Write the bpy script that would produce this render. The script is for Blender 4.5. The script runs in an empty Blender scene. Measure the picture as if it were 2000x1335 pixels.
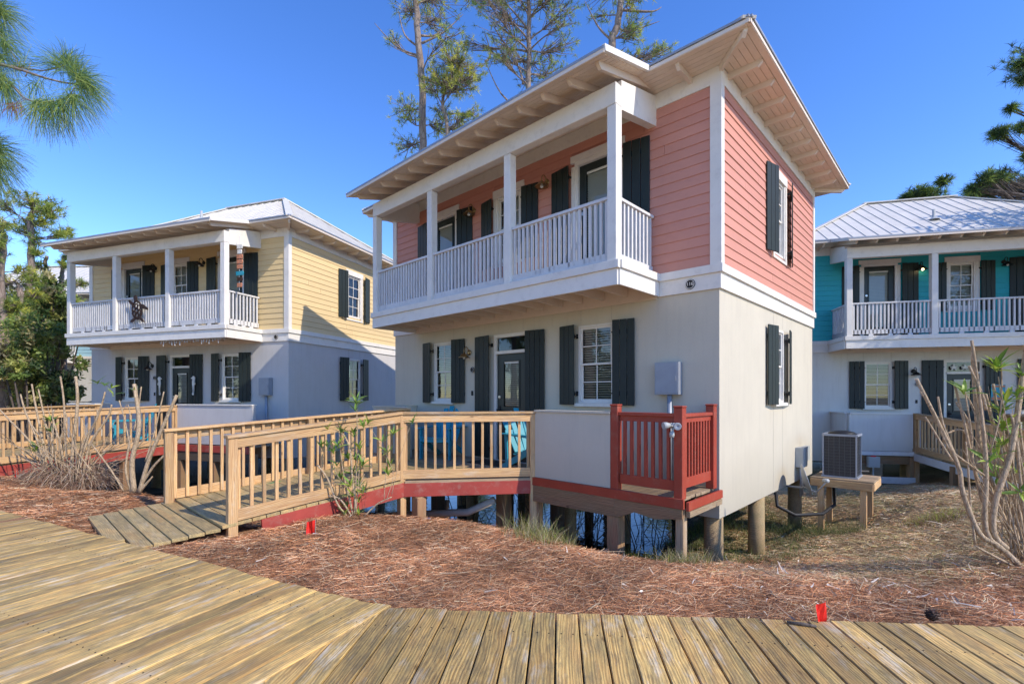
import bpy, bmesh, math, random
import numpy as np
from mathutils import Vector, Matrix
random.seed(7); RS=np.random.RandomState(11)
R=math.radians
SC=bpy.context.scene; COL=SC.collection
# ------------------------------------------------------------------ camera, sky, sun, exposure
EYE=1.51
cam=bpy.data.cameras.new('camera'); camo=bpy.data.objects.new('camera',cam); COL.objects.link(camo)
cam.sensor_width=36; cam.lens=17.1; cam.shift_y=0.0527; cam.clip_start=.05; cam.clip_end=3000
camo.location=(0,0,EYE); camo.rotation_euler=(R(90),0,0); SC.camera=camo
SUN_AZ=-36.0; SUN_EL=39.0
w=bpy.data.worlds.new('World'); SC.world=w; w.use_nodes=True
nt=w.node_tree; nt.nodes.clear()
sky=nt.nodes.new('ShaderNodeTexSky'); sky.sky_type='NISHITA'; sky.sun_disc=False
sky.sun_elevation=R(SUN_EL); sky.sun_rotation=R(90-SUN_AZ); sky.air_density=1.0; sky.dust_density=0.0; sky.ozone_density=3.0; sky.altitude=600
bg=nt.nodes.new('ShaderNodeBackground'); bg.inputs[1].default_value=.15
out=nt.nodes.new('ShaderNodeOutputWorld'); hs=nt.nodes.new('ShaderNodeHueSaturation'); hs.inputs['Saturation'].default_value=1.25; hs.inputs['Value'].default_value=.95; hs.inputs['Hue'].default_value=.514; nt.links.new(sky.outputs[0],hs.inputs['Color']); nt.links.new(hs.outputs[0],bg.inputs[0]); nt.links.new(bg.outputs[0],out.inputs[0])
sl=bpy.data.lights.new('sun','SUN'); sl.energy=2.15; sl.angle=R(.5); sl.color=(1,.90,.76)
so=bpy.data.objects.new('sun',sl); COL.objects.link(so)
sd=Vector((math.cos(R(SUN_EL))*math.cos(R(SUN_AZ)),math.cos(R(SUN_EL))*math.sin(R(SUN_AZ)),math.sin(R(SUN_EL))))
so.rotation_euler=sd.to_track_quat('Z','Y').to_euler(); so.location=(20,-20,30)
SC.view_settings.view_transform='Standard'; SC.view_settings.look='None'; SC.view_settings.gamma=1
SC.view_settings.use_curve_mapping=False; SC.view_settings.exposure=1.15

# ------------------------------------------------------------------ materials
def _m(name):
    m=bpy.data.materials.new(name); m.use_nodes=True; n=m.node_tree; b=n.nodes['Principled BSDF']; return m,n,b
def N(n,t,**k):
    x=n.nodes.new(t)
    for a,v in k.items(): setattr(x,a,v)
    return x
def setin(x,**k):
    for a,v in k.items(): x.inputs[a.replace('_',' ')].default_value=v
def coords(n,scale=(1,1,1),per_obj=True):
    tc=N(n,'ShaderNodeTexCoord'); mp=N(n,'ShaderNodeMapping'); mp.inputs['Scale'].default_value=scale
    if per_obj:
        oi=N(n,'ShaderNodeObjectInfo'); mu=N(n,'ShaderNodeMath',operation='MULTIPLY'); mu.inputs[1].default_value=57.0
        n.links.new(oi.outputs['Random'],mu.inputs[0])
        ad=N(n,'ShaderNodeVectorMath',operation='ADD'); n.links.new(tc.outputs['Object'],ad.inputs[0]); n.links.new(mu.outputs[0],ad.inputs[1])
        n.links.new(ad.outputs[0],mp.inputs[0])
    else: n.links.new(tc.outputs['Object'],mp.inputs[0])
    return mp
def noise(n,vec,scale,detail=4,rough=.55,dist=0):
    x=N(n,'ShaderNodeTexNoise'); x.inputs['Scale'].default_value=scale; x.inputs['Detail'].default_value=detail
    x.inputs['Roughness'].default_value=rough; x.inputs['Distortion'].default_value=dist; n.links.new(vec.outputs[0],x.inputs['Vector']); return x
def ramp(n,src,stops):
    r=N(n,'ShaderNodeValToRGB'); e=r.color_ramp.elements
    while len(e)<len(stops): e.new(.5)
    for k,(p,c) in enumerate(stops):
        e[k].position=p; e[k].color=(c,c,c,1) if isinstance(c,(int,float)) else tuple(c)+(1,)
    n.links.new(src,r.inputs[0]); return r
def mix(n,fac,a,b,mode='MIX'):
    x=N(n,'ShaderNodeMix',data_type='RGBA',blend_type=mode)
    if isinstance(fac,(int,float)): x.inputs[0].default_value=fac
    else: n.links.new(fac,x.inputs[0])
    for s,i in ((a,6),(b,7)):
        if isinstance(s,(tuple,list)): x.inputs[i].default_value=tuple(s)+(1,) if len(s)==3 else s
        else: n.links.new(s,x.inputs[i])
    return x.outputs[2]
def bump(n,b,h,strength=.3,dist=.01):
    x=N(n,'ShaderNodeBump'); x.inputs['Strength'].default_value=strength; x.inputs['Distance'].default_value=dist
    n.links.new(h,x.inputs['Height']); n.links.new(x.outputs[0],b.inputs['Normal'])
def paint(name,col,rough=.5,vary=.12,grime=(.25,.24,.2),grime_amt=.25,bs=.15,obj_vary=.06):
    m,n,b=_m(name); mp=coords(n)
    no=noise(n,mp,2.2,5,.6); st=noise(n,coords(n,(1,1,1)),34,4,.6)
    c1=mix(n,ramp(n,no.outputs[0],[(.3,0),(.75,1)]).outputs[0],tuple(c*(1-vary) for c in col),tuple(min(1,c*(1+vary*.5)) for c in col))
    g=noise(n,mp,7,6,.72); gm=ramp(n,g.outputs[0],[(.52,0),(.8,grime_amt)])
    c2=mix(n,gm.outputs[0],c1,grime)
    oi=N(n,'ShaderNodeObjectInfo'); mr=N(n,'ShaderNodeMapRange'); mr.inputs[3].default_value=1-obj_vary; mr.inputs[4].default_value=1+obj_vary*.4
    n.links.new(oi.outputs['Random'],mr.inputs[0])
    hs=N(n,'ShaderNodeHueSaturation'); n.links.new(mr.outputs[0],hs.inputs['Value']); n.links.new(c2,hs.inputs['Color'])
    n.links.new(hs.outputs[0],b.inputs['Base Color']); b.inputs['Roughness'].default_value=rough
    bump(n,b,st.outputs[0],bs,.004); return m
def wood(name,light,dark,stain=None,stain_amt=.5,pale=None,pale_amt=0,rough=.75,knot=True,obj_vary=.28,bs=.5,mottle=0,ringw=.45):
    """planks, posts and rails: grain runs along the piece's own X axis"""
    m,n,b=_m(name)
    mp=coords(n,(.55,1,1)); warp=noise(n,mp,1.6,3,.5)
    wv=N(n,'ShaderNodeVectorMath',operation='MULTIPLY_ADD'); n.links.new(warp.outputs['Color'],wv.inputs[0]); wv.inputs[1].default_value=(.25,.10,.10); n.links.new(mp.outputs[0],wv.inputs[2])
    g2=N(n,'ShaderNodeMapping'); g2.inputs['Scale'].default_value=(1.2,30,30); n.links.new(wv.outputs[0],g2.inputs[0])
    gr=noise(n,g2,2.2,5,.65,.6)
    w2=N(n,'ShaderNodeTexWave'); w2.wave_type='RINGS'; w2.rings_direction='X'; w2.inputs['Scale'].default_value=7; w2.inputs['Distortion'].default_value=5; w2.inputs['Detail'].default_value=2; w2.inputs['Detail Scale'].default_value=1.2
    g3=N(n,'ShaderNodeMapping'); g3.inputs['Scale'].default_value=(.5,3.5,3.5); n.links.new(wv.outputs[0],g3.inputs[0]); n.links.new(g3.outputs[0],w2.inputs['Vector'])
    f=N(n,'ShaderNodeMath',operation='MULTIPLY'); n.links.new(gr.outputs[0],f.inputs[0]); f.inputs[1].default_value=1.2
    f2=N(n,'ShaderNodeMath',operation='MULTIPLY_ADD'); n.links.new(w2.outputs['Fac'],f2.inputs[0]); f2.inputs[1].default_value=ringw; n.links.new(f.outputs[0],f2.inputs[2])
    c=mix(n,ramp(n,f2.outputs[0],[(.45,0),(1.0,1)]).outputs[0],dark,light)
    bn=noise(n,coords(n,(.8,3,3)),1.9,5,.65)
    if stain: c=mix(n,ramp(n,bn.outputs[0],[(.42,0),(.68,stain_amt)]).outputs[0],c,stain)
    if mottle:
        mo=noise(n,coords(n,(2.2,9,9)),2.4,6,.75); c=mix(n,ramp(n,mo.outputs[0],[(.40,mottle),(.56,0)]).outputs[0],c,(.16,.13,.075))
        m2=noise(n,coords(n,(.9,4,4)),1.3,4,.6); c=mix(n,ramp(n,m2.outputs[0],[(.50,0),(.72,mottle)]).outputs[0],c,(.62,.33,.10))
    if pale:
        pn=noise(n,coords(n,(1.1,5,5)),2.3,6,.7); pm=ramp(n,pn.outputs[0],[(.55,0),(.68,pale_amt)])
        c=mix(n,pm.outputs[0],c,pale)
    if knot:
        vo=N(n,'ShaderNodeTexVoronoi'); vo.inputs['Scale'].default_value=2.2; km=coords(n,(1.0,2.2,2.2)); n.links.new(km.outputs[0],vo.inputs['Vector'])
        c=mix(n,ramp(n,vo.outputs['Distance'],[(.035,.75),(.085,0)]).outputs[0],c,tuple(x*.35 for x in dark))
    oi=N(n,'ShaderNodeObjectInfo'); mr=N(n,'ShaderNodeMapRange'); mr.inputs[3].default_value=1-obj_vary; mr.inputs[4].default_value=1+obj_vary*.5
    n.links.new(oi.outputs['Random'],mr.inputs[0])
    hs=N(n,'ShaderNodeHueSaturation'); n.links.new(mr.outputs[0],hs.inputs['Value']); n.links.new(c,hs.inputs['Color'])
    n.links.new(hs.outputs[0],b.inputs['Base Color']); b.inputs['Roughness'].default_value=rough
    bump(n,b,f2.outputs[0],bs,.004); return m
def simple(name,col,rough=.5,metal=0,vary=.1,scale=8,bs=.1):
    m,n,b=_m(name); mp=coords(n); no=noise(n,mp,scale,4,.6)
    c=mix(n,no.outputs[0],tuple(x*(1-vary*2) for x in col),tuple(min(1,x*(1+vary)) for x in col))
    n.links.new(c,b.inputs['Base Color']); b.inputs['Roughness'].default_value=rough; b.inputs['Metallic'].default_value=metal
    if bs: bump(n,b,no.outputs[0],bs,.003)
    return m
def stucco(name,col):
    m,n,b=_m(name); mp=coords(n,(1,1,1),False); a=noise(n,mp,1.1,6,.65); f=noise(n,mp,60,5,.7)
    sc=N(n,'ShaderNodeMapping'); sc.inputs['Scale'].default_value=(5,5,.5); n.links.new(mp.outputs[0],sc.inputs[0]); s=noise(n,sc,2.0,5,.7)
    c=mix(n,ramp(n,a.outputs[0],[(.3,0),(.7,1)]).outputs[0],tuple(x*.9 for x in col),col)
    c=mix(n,ramp(n,s.outputs[0],[(.5,0),(.8,.35)]).outputs[0],c,(.42,.38,.32))
    c=mix(n,ramp(n,f.outputs[0],[(.3,.16),(.6,0)]).outputs[0],c,tuple(x*.6 for x in col))
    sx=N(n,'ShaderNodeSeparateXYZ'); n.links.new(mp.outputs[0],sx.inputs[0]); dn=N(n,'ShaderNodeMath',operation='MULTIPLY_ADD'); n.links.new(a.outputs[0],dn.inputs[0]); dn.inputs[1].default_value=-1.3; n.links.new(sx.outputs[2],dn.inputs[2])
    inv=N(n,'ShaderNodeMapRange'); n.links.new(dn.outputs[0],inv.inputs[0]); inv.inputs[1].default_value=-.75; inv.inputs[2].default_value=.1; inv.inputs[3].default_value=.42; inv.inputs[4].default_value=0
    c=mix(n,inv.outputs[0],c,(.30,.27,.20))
    n.links.new(c,b.inputs['Base Color']); b.inputs['Roughness'].default_value=.9
    bump(n,b,f.outputs[0],.35,.006); return m
def attrmat(name,rough=.8,trans=0.0,bs=0):
    m,n,b=_m(name); a=N(n,'ShaderNodeAttribute',attribute_name='tint'); n.links.new(a.outputs['Color'],b.inputs['Base Color']); b.inputs['Roughness'].default_value=rough
    if trans:
        t=N(n,'ShaderNodeBsdfTranslucent'); n.links.new(a.outputs['Color'],t.inputs[0]); mx=N(n,'ShaderNodeMixShader'); mx.inputs[0].default_value=trans
        o=n.nodes['Material Output']; n.links.new(b.outputs[0],mx.inputs[1]); n.links.new(t.outputs[0],mx.inputs[2]); n.links.new(mx.outputs[0],o.inputs[0])
    return m
M={}
M['white']=paint('white_trim_paint',(.80,.76,.69),.55,.08,(.30,.27,.24),.30)
M['greywhite']=paint('weathered_white_paint',(.68,.67,.66),.6,.12,(.24,.24,.25),.4)
M['shutter']=paint('dark_green_shutter_paint',(.011,.019,.015),.55,.2,(.03,.045,.045),.3,.12,.2)
M['doorpaint']=paint('dark_green_door_paint',(.016,.026,.025),.4,.15,(.04,.05,.05),.2,.08)
M['red']=paint('brick_red_deck_paint',(.38,.052,.024),.55,.2,(.34,.17,.11),.55,.3,.12)
M['redfascia']=paint('faded_red_deck_paint',(.42,.060,.042),.6,.25,(.38,.23,.18),.75,.3,.1)
M['pink']=paint('pink_siding_paint',(.62,.275,.20),.6,.05,(.42,.16,.13),.25,.12,.05)
M['yellow']=paint('yellow_siding_paint',(.78,.58,.29),.6,.05,(.55,.40,.2),.2,.12,.05)
M['teal']=paint('teal_siding_paint',(.02,.39,.43),.6,.06,(.02,.22,.26),.25,.12,.06)
M['paleblue']=paint('pale_blue_siding_paint',(.36,.60,.72),.6,.05,(.3,.45,.5),.2,.12,.05)
M['stucco_cream']=stucco('cream_stucco',(.62,.565,.45))
M['stucco_grey']=stucco('pale_grey_stucco',(.60,.58,.56))
M['stucco_white']=stucco('white_stucco',(.68,.66,.62))
M['soffit']=paint('pale_soffit_paint',(.76,.65,.53),.6,.06,(.4,.34,.3),.25)
M['pine']=wood('new_pine_wood',(.70,.46,.22),(.44,.22,.085),(.36,.22,.13),.5,(.64,.55,.42),.5)
M['oldpine']=wood('weathered_pine_wood',(.46,.33,.20),(.24,.15,.08),(.20,.17,.11),.55,(.5,.45,.36),.4)
M['plank']=wood('boardwalk_pine',(.84,.56,.19),(.42,.235,.07),(.25,.215,.085),.65,(.62,.55,.42),.7,.7,True,.40,.9,mottle=.58,ringw=.36)
M['rampplank']=wood('ramp_pine',(.58,.43,.19),(.32,.22,.09),(.24,.20,.10),.7,(.50,.42,.28),.5,.75,True,.25,.6,mottle=.5,ringw=.3)
M['pile']=wood('round_pile_wood',(.50,.36,.19),(.27,.18,.09),(.20,.19,.09),.5,None,0,.9,False,.15,1.0)
M['beamwood']=wood('heavy_beam_wood',(.40,.23,.12),(.20,.10,.05),(.22,.20,.10),.5,(.42,.30,.2),.3,.85)
M['darkwood']=wood('dark_timber',(.12,.095,.065),(.05,.04,.03),None,0,None,0,.9,False)  # very dark brown timber for joists, girders and rear posts
M['roof']=simple('galvanised_roof_metal',(.68,.64,.57),.55,.0,.14,2.5,.05)
M['metal']=simple('grey_metal',(.34,.37,.42),.5,.3,.12,6)
M['darkmetal']=simple('black_iron',(.02,.02,.02),.5,.4)
M['brass']=simple('aged_brass',(.42,.28,.13),.38,.8,.3,9)
M['chrome']=simple('dull_chrome',(.6,.6,.6),.3,.9)
M['plastic']=simple('light_grey_plastic',(.42,.44,.43),.5,0,.06)
M['pvc']=simple('dull_pvc_pipe',(.45,.38,.3),.6,0,.2)
M['tealplastic']=simple('turquoise_plastic',(.02,.30,.40),.45,0,.1)
M['blackrubber']=simple('black_rubber',(.015,.015,.015),.6)
M['acfin']=simple('dark_condenser_fins',(.06,.06,.065),.5,.3,.3,60)
M['blind']=simple('white_blind',(.70,.69,.64),.5,0,.04)
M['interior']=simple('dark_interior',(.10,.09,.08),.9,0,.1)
M['flag']=simple('red_flag_plastic',(.80,.02,.01),.5,0,.05)
M['darkwire']=simple('dark_guard_wire',(.12,.125,.13),.5,.3)
M['wire']=simple('white_wire',(.5,.5,.5),.4,.5)
M['rust']=simple('rusty_metal',(.06,.03,.02),.7,.3,.5,20,.5)
M['terracotta']=simple('orange_clay',(.55,.22,.12),.7,0,.2,20)
M['greenmat']=simple('green_rubber_mat',(.02,.22,.08),.7)
M['needle']=attrmat('pine_needles',.7,.4)
M['leaf']=attrmat('leaves',.5,.45)
M['straw']=attrmat('pine_straw_needles',.75)
M['grass']=attrmat('grass_blades',.7,.3)
def bark(name,a,bc,s=9):
    m,n,b=_m(name); mp=coords(n,(1,1,.35)); no=noise(n,mp,s,6,.75); v=N(n,'ShaderNodeTexVoronoi',feature='DISTANCE_TO_EDGE'); v.inputs['Scale'].default_value=s; n.links.new(mp.outputs[0],v.inputs['Vector'])
    c=mix(n,ramp(n,no.outputs[0],[(.3,0),(.7,1)]).outputs[0],a,bc); c=mix(n,ramp(n,v.outputs[0],[(0,.6),(.08,0)]).outputs[0],c,tuple(x*.4 for x in a))
    n.links.new(c,b.inputs['Base Color']); b.inputs['Roughness'].default_value=.9; bump(n,b,no.outputs[0],.8,.03); return m
M['bark']=bark('pine_bark',(.16,.11,.085),(.36,.29,.24),7)
M['darkbark']=bark('dark_pine_bark',(.07,.05,.04),(.16,.13,.11),7)
M['stem']=bark('pruned_stem_bark',(.34,.24,.14),(.64,.49,.33),26)
M['cutwood']=simple('cut_stem_wood',(.55,.42,.28),.8,0,.15,20)
def glass():
    m,n,b=_m('window_glass'); n.nodes.remove(b); o=n.nodes['Material Output']
    g=N(n,'ShaderNodeBsdfGlossy'); g.inputs['Roughness'].default_value=.02; g.inputs[0].default_value=(.95,.97,1,1)
    t=N(n,'ShaderNodeBsdfTransparent'); t.inputs[0].default_value=(.80,.85,.84,1); fr=N(n,'ShaderNodeFresnel'); fr.inputs[0].default_value=1.5
    mu=N(n,'ShaderNodeMath',operation='MULTIPLY_ADD'); mu.inputs[1].default_value=1.0; mu.inputs[2].default_value=.02; n.links.new(fr.outputs[0],mu.inputs[0])
    mx=N(n,'ShaderNodeMixShader'); n.links.new(mu.outputs[0],mx.inputs[0]); n.links.new(t.outputs[0],mx.inputs[1]); n.links.new(g.outputs[0],mx.inputs[2]); n.links.new(mx.outputs[0],o.inputs[0]); return m
M['glass']=glass()
def water():
    m,n,b=_m('pond_water'); b.inputs['Base Color'].default_value=(.012,.014,.010,1); b.inputs['Roughness'].default_value=.03; b.inputs['IOR'].default_value=1.33
    b.inputs['Specular IOR Level'].default_value=.6
    mp=coords(n,(1,1,1),False); no=noise(n,mp,5,3,.5); bump(n,b,no.outputs[0],.12,.03); return m
M['water']=water()
def ground():
    m,n,b=_m('pine_straw_ground'); mp=coords(n,(1,1,1),False)
    big=noise(n,mp,.9,5,.6); fine=noise(n,mp,26,6,.75)
    st=N(n,'ShaderNodeMapping'); st.inputs['Scale'].default_value=(22,70,30); n.links.new(mp.outputs[0],st.inputs[0]); s1=noise(n,st,1.0,4,.7,1.2)
    c=mix(n,ramp(n,s1.outputs[0],[(.35,0),(.62,1)]).outputs[0],(.14,.062,.028),(.46,.23,.11))
    c=mix(n,ramp(n,fine.outputs[0],[(.5,0),(.72,.7)]).outputs[0],c,(.48,.31,.19))
    c2=mix(n,ramp(n,s1.outputs[0],[(.35,0),(.62,1)]).outputs[0],(.17,.11,.06),(.44,.33,.18))
    c2=mix(n,ramp(n,big.outputs[0],[(.5,0),(.62,.6)]).outputs[0],c2,(.13,.15,.04))
    dk=mix(n,fine.outputs[0],(.018,.015,.012),(.06,.05,.04))
    a=N(n,'ShaderNodeAttribute',attribute_name='soil')   # r: dry grass soil, g: dark mud and painted shade, b: added bounce ground
    se=N(n,'ShaderNodeSeparateColor'); n.links.new(a.outputs['Color'],se.inputs[0])
    c=mix(n,se.outputs[0],c,c2); c=mix(n,se.outputs[1],c,dk); c=mix(n,se.outputs[2],c,mix(n,fine.outputs[0],(.50,.42,.30),(.68,.59,.44)))
    n.links.new(c,b.inputs['Base Color']); b.inputs['Roughness'].default_value=.95; bump(n,b,s1.outputs[0],.8,.02); return m
M['ground']=ground()

# ------------------------------------------------------------------ mesh helpers
ML={}
def link(o,par=None,mat4=None):
    COL.objects.link(o); mat4=mat4 or Matrix.Identity(4); ML[o.name]=mat4
    if par is not None:
        o.parent=par; o.matrix_basis=ML[par.name].inverted()@mat4
    else: o.matrix_basis=mat4
    return o
def tag(o,label=None,cat=None,group=None,kind=None):
    for k,v in (('label',label),('category',cat),('group',group),('kind',kind)):
        if v: o[k]=v
    return o
def thing(name,label,cat,loc=(0,0,0),rz=0,group=None):
    o=bpy.data.objects.new(name,None); COL.objects.link(o); o.location=loc; o.rotation_euler=(0,0,rz); ML[o.name]=Matrix.Identity(4)
    o.empty_display_size=.3
    return tag(o,label,cat,group)
_box={}
def boxmesh(L,W,T,mat,bev=.003):
    k=(round(L,3),round(W,3),round(T,3),mat,bev)
    if k in _box: return _box[k]
    bm=bmesh.new(); bmesh.ops.create_cube(bm,size=1); bmesh.ops.scale(bm,vec=(L,W,T),verts=bm.verts)
    if bev: bmesh.ops.bevel(bm,geom=list(bm.edges),offset=min(bev,T*.3,W*.3),segments=1,affect='EDGES')
    me=bpy.data.meshes.new('board'); bm.to_mesh(me); bm.free(); me.materials.append(M[mat]); _box[k]=me; return me
def frame_m(p0,p1,up):
    p0=Vector(p0);p1=Vector(p1); X=(p1-p0); L=X.length; X=X/L; Z=Vector(up); Z=(Z-X*Z.dot(X)); 
    if Z.length<1e-5: Z=Vector((1,0,0))-X*X.x
    Z.normalize(); Y=Z.cross(X); m=Matrix((X,Y,Z)).transposed().to_4x4(); m.translation=(p0+p1)/2; return m,L
def P(name,mat,par,p0,p1,w,t,up=(0,0,1),bev=.003,label=None):
    m,L=frame_m(p0,p1,up); o=bpy.data.objects.new(name,boxmesh(L,w,t,mat,bev))
    if label: o['label']=label
    return link(o,par,m)
class MB:
    def __init__(s): s.v=[]; s.f=[]
    def add(s,vs,fs):
        b=len(s.v); s.v+= [tuple(v) for v in vs]; s.f+=[tuple(i+b for i in f) for f in fs]
    def box(s,x0,x1,y0,y1,z0,z1):
        v=[(x,y,z) for z in(z0,z1) for y in(y0,y1) for x in(x0,x1)]
        s.add(v,[(0,2,3,1),(4,5,7,6),(0,1,5,4),(2,6,7,3),(0,4,6,2),(1,3,7,5)])
    def bar(s,p0,p1,w,t,up=(0,0,1)):
        m,L=frame_m(p0,p1,up); v=[m@Vector((x,y,z)) for z in(-t/2,t/2) for y in(-w/2,w/2) for x in(-L/2,L/2)]
        s.add(v,[(0,2,3,1),(4,5,7,6),(0,1,5,4),(2,6,7,3),(0,4,6,2),(1,3,7,5)])
    def quad(s,a,b,c,d): s.add([a,b,c,d],[(0,1,2,3)])
    def tube(s,pts,rad,n=8,cap=True):
        pts=[Vector(p) for p in pts]; rad=rad if isinstance(rad,(list,tuple)) else [rad]*len(pts)
        u=None; rings=[]
        for i,p in enumerate(pts):
            d=(pts[min(i+1,len(pts)-1)]-pts[max(i-1,0)]).normalized()
            if u is None: u=d.orthogonal().normalized()
            else: u=(u-d*u.dot(d)).normalized()
            w_=d.cross(u); rings.append([p+(u*math.cos(a)+w_*math.sin(a))*rad[i] for a in [2*math.pi*k/n for k in range(n)]])
        b=len(s.v)
        for r in rings: s.v+=[tuple(q) for q in r]
        for i in range(len(pts)-1):
            for k in range(n):
                k2=(k+1)%n; s.f.append((b+i*n+k,b+i*n+k2,b+(i+1)*n+k2,b+(i+1)*n+k))
        if cap:
            s.f.append(tuple(b+k for k in range(n))[::-1]); s.f.append(tuple(b+(len(pts)-1)*n+k for k in range(n)))
    def lathe(s,prof,c=(0,0,0),n=16,axis=None):
        ax=Vector(axis or (0,0,1)).normalized(); u=ax.orthogonal().normalized(); w_=ax.cross(u); c=Vector(c); b=len(s.v)
        for r,h in prof:
            for k in range(n):
                a=2*math.pi*k/n; s.v.append(tuple(c+ax*h+(u*math.cos(a)+w_*math.sin(a))*r))
        for i in range(len(prof)-1):
            for k in range(n):
                k2=(k+1)%n; s.f.append((b+i*n+k,b+i*n+k2,b+(i+1)*n+k2,b+(i+1)*n+k))
    def build(s,name,mat,par=None,smooth=False,label=None):
        me=bpy.data.meshes.new(name); me.from_pydata(s.v,[],s.f); me.materials.append(M[mat]); me.update()
        if smooth:
            for p in me.polygons: p.use_smooth=True
        o=bpy.data.objects.new(name,me)
        if label: o['label']=label
        if par is not None: # vertices are given in the root thing's space
            link(o,par,Matrix.Identity(4))
        else: link(o)
        return o
def prism(mb,pts2,axis_o,ex,ez,n0,n1,nd):
    """extrude an outline (ex,ez plane) from n0 to n1 along nd"""
    o=Vector(axis_o); ex=Vector(ex); ez=Vector(ez); nd=Vector(nd); k=len(pts2)
    v=[o+ex*a+ez*b+nd*n0 for a,b in pts2]+[o+ex*a+ez*b+nd*n1 for a,b in pts2]
    mb.add(v,[tuple(range(k)),tuple(range(2*k-1,k-1,-1))]+[(i,k+i,k+(i+1)%k,(i+1)%k) for i in range(k)])
def fastmesh(name,verts,faces,mat,tint=None,par=None,attr='tint'):
    verts=np.asarray(verts,np.float32); faces=np.asarray(faces,np.int32); me=bpy.data.meshes.new(name)
    k=faces.shape[1]; me.vertices.add(len(verts)); me.vertices.foreach_set('co',verts.ravel())
    me.loops.add(faces.size); me.loops.foreach_set('vertex_index',faces.ravel()); me.polygons.add(len(faces))
    me.polygons.foreach_set('loop_start',np.arange(0,faces.size,k,dtype=np.int32)); me.update(calc_edges=True)
    if tint is not None:
        a=me.color_attributes.new(attr,'FLOAT_COLOR','POINT'); a.data.foreach_set('color',np.concatenate([np.asarray(tint,np.float32),np.ones((len(verts),1),np.float32)],1).ravel())
    me.materials.append(M[mat]); o=bpy.data.objects.new(name,me)
    link(o,par,Matrix.Identity(4)) if par is not None else link(o)
    return o
def V(px,py,d):      # a point d metres in front of the viewpoint, from the surveyed bearing
    return Vector(((px-1000)/950*d,d,EYE+(773-py)/950*d))

# ------------------------------------------------------------------ terrain
CP=np.array([(-12,2,-.1),(0,0,-.1),(6,0,-.1),(-6.6,6.3,.0),(-4.2,5.0,.0),(-2,3.9,.0),(-.85,3.4,.02),(0,3.35,.02),(1,3.25,.02),(2,3.2,.02),(3.2,3.1,.02),(5,3,.02),(9,3,.0),
 (-1.5,5,.02),(-2.4,6.0,.0),(-1.5,6.6,-.17),(-.4,5.2,-.05),(-.7,6.5,-.20),(0,6.3,-.27),(.63,6.0,-.36),(1.27,6.0,-.47),(1.9,5.7,-.50),(2.55,5.95,-.55),(1.0,4.7,-.13),(2,4.6,-.17),(3.2,4.2,-.15),
 (4.0,7.7,-1.0),(3.2,6.6,-.8),(3.3,5.2,-.42),(4.2,6.2,-.62),(5.6,8.8,-.9),(6.1,8.4,-.8),(5,4.8,-.14),(6.6,7,-.2),(7.6,8.5,-.18),(8.3,10.5,-.5),(6.8,9.2,-.52),(9.9,11.6,-.6),(9,15,-1.0),(6,12,-.9),(4.6,10,-1.1),(5.7,9.5,-1.03),(12,8,-.1),(14,12,-.4),
 (1.5,8.5,-1.75),(-1,9,-1.8),(2,11,-1.8),(-2.4,12,-1.6),(3.4,9,-1.15),(3.2,7.9,-1.1),(4.3,11.6,-1.1),(2.6,8.3,-1.25),(0,8,-1.65),(1.5,7.3,-1.5),(.3,7.4,-1.45),(2.6,7.0,-1.0),(-1.5,8.1,-1.5),(-4,9,-1.1),(-3.2,7.6,-.95),(-6,11,-1.12),(-6.5,13.5,-1.15),(-10,14,-1.15),(-4.2,11.5,-1.12),(-5,16,-1.15),(0,16,-1.8),(-6,20,-1.15),(5,14,-1.5),(0,25,-1.6),(8,22,-1.4),
 (-7.8,8.4,.02),(-5.9,7.6,.02),(-8.6,9.2,-.1),(-8.8,10.6,-1.0),(-7.2,9.6,-1.0),(-5.6,8.8,-.95),(-5.2,7.2,.0),(-4.5,7.3,-.2),(-12,9,.05),(-20,12,.2),(-25,25,.2),(-15,30,-.3),(-12,18,-1),(-40,20,.3),(20,25,-.3),(40,20,0),(0,60,-.2),(-50,60,0),(50,60,0),(0,-30,-.1),(-40,-10,-.1),(40,-10,-.1)],float)
def _k(r): return r
_D=np.linalg.norm(CP[:,None,:2]-CP[None,:,:2],axis=2); _n=len(CP)
_A=np.zeros((_n+1,_n+1)); _A[:_n,:_n]=_k(_D)+np.eye(_n)*-.02; _A[:_n,_n]=1; _A[_n,:_n]=1
_W=np.linalg.solve(_A,np.append(CP[:,2],0))
def bumps(x,y):
    return .018*np.sin(3.1*x+1.3*y)+.014*np.sin(5.7*y-2.2*x+1)+.010*np.sin(9.3*x+4.1)*np.sin(8.1*y)+.006*np.sin(21*x+3*y)*np.sin(17*y-5*x)
def hgt(x,y):
    x=np.asarray(x,float); y=np.asarray(y,float); sh=x.shape; p=np.stack([x.ravel(),y.ravel()],1)
    o=np.empty(len(p))
    for i in range(0,len(p),20000):
        q=p[i:i+20000]; o[i:i+20000]=_k(np.linalg.norm(q[:,None]-CP[None,:,:2],axis=2))@_W[:_n]+_W[_n]
    o=np.clip(o,-2,.35)+bumps(p[:,0],p[:,1]); return o.reshape(sh)
def hz(x,y): return float(hgt(np.array([x]),np.array([y]))[0])
def graded(lo,hi,far,fine,coarse):
    a=list(np.arange(lo,hi,fine)); s=fine; v=hi
    while v<far: a.append(v); s*=1.18; v+=s
    s=fine; v=lo-fine; b=[]
    while v>-far: b.append(v); s*=1.18; v-=s
    return np.array(b[::-1]+a)
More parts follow.
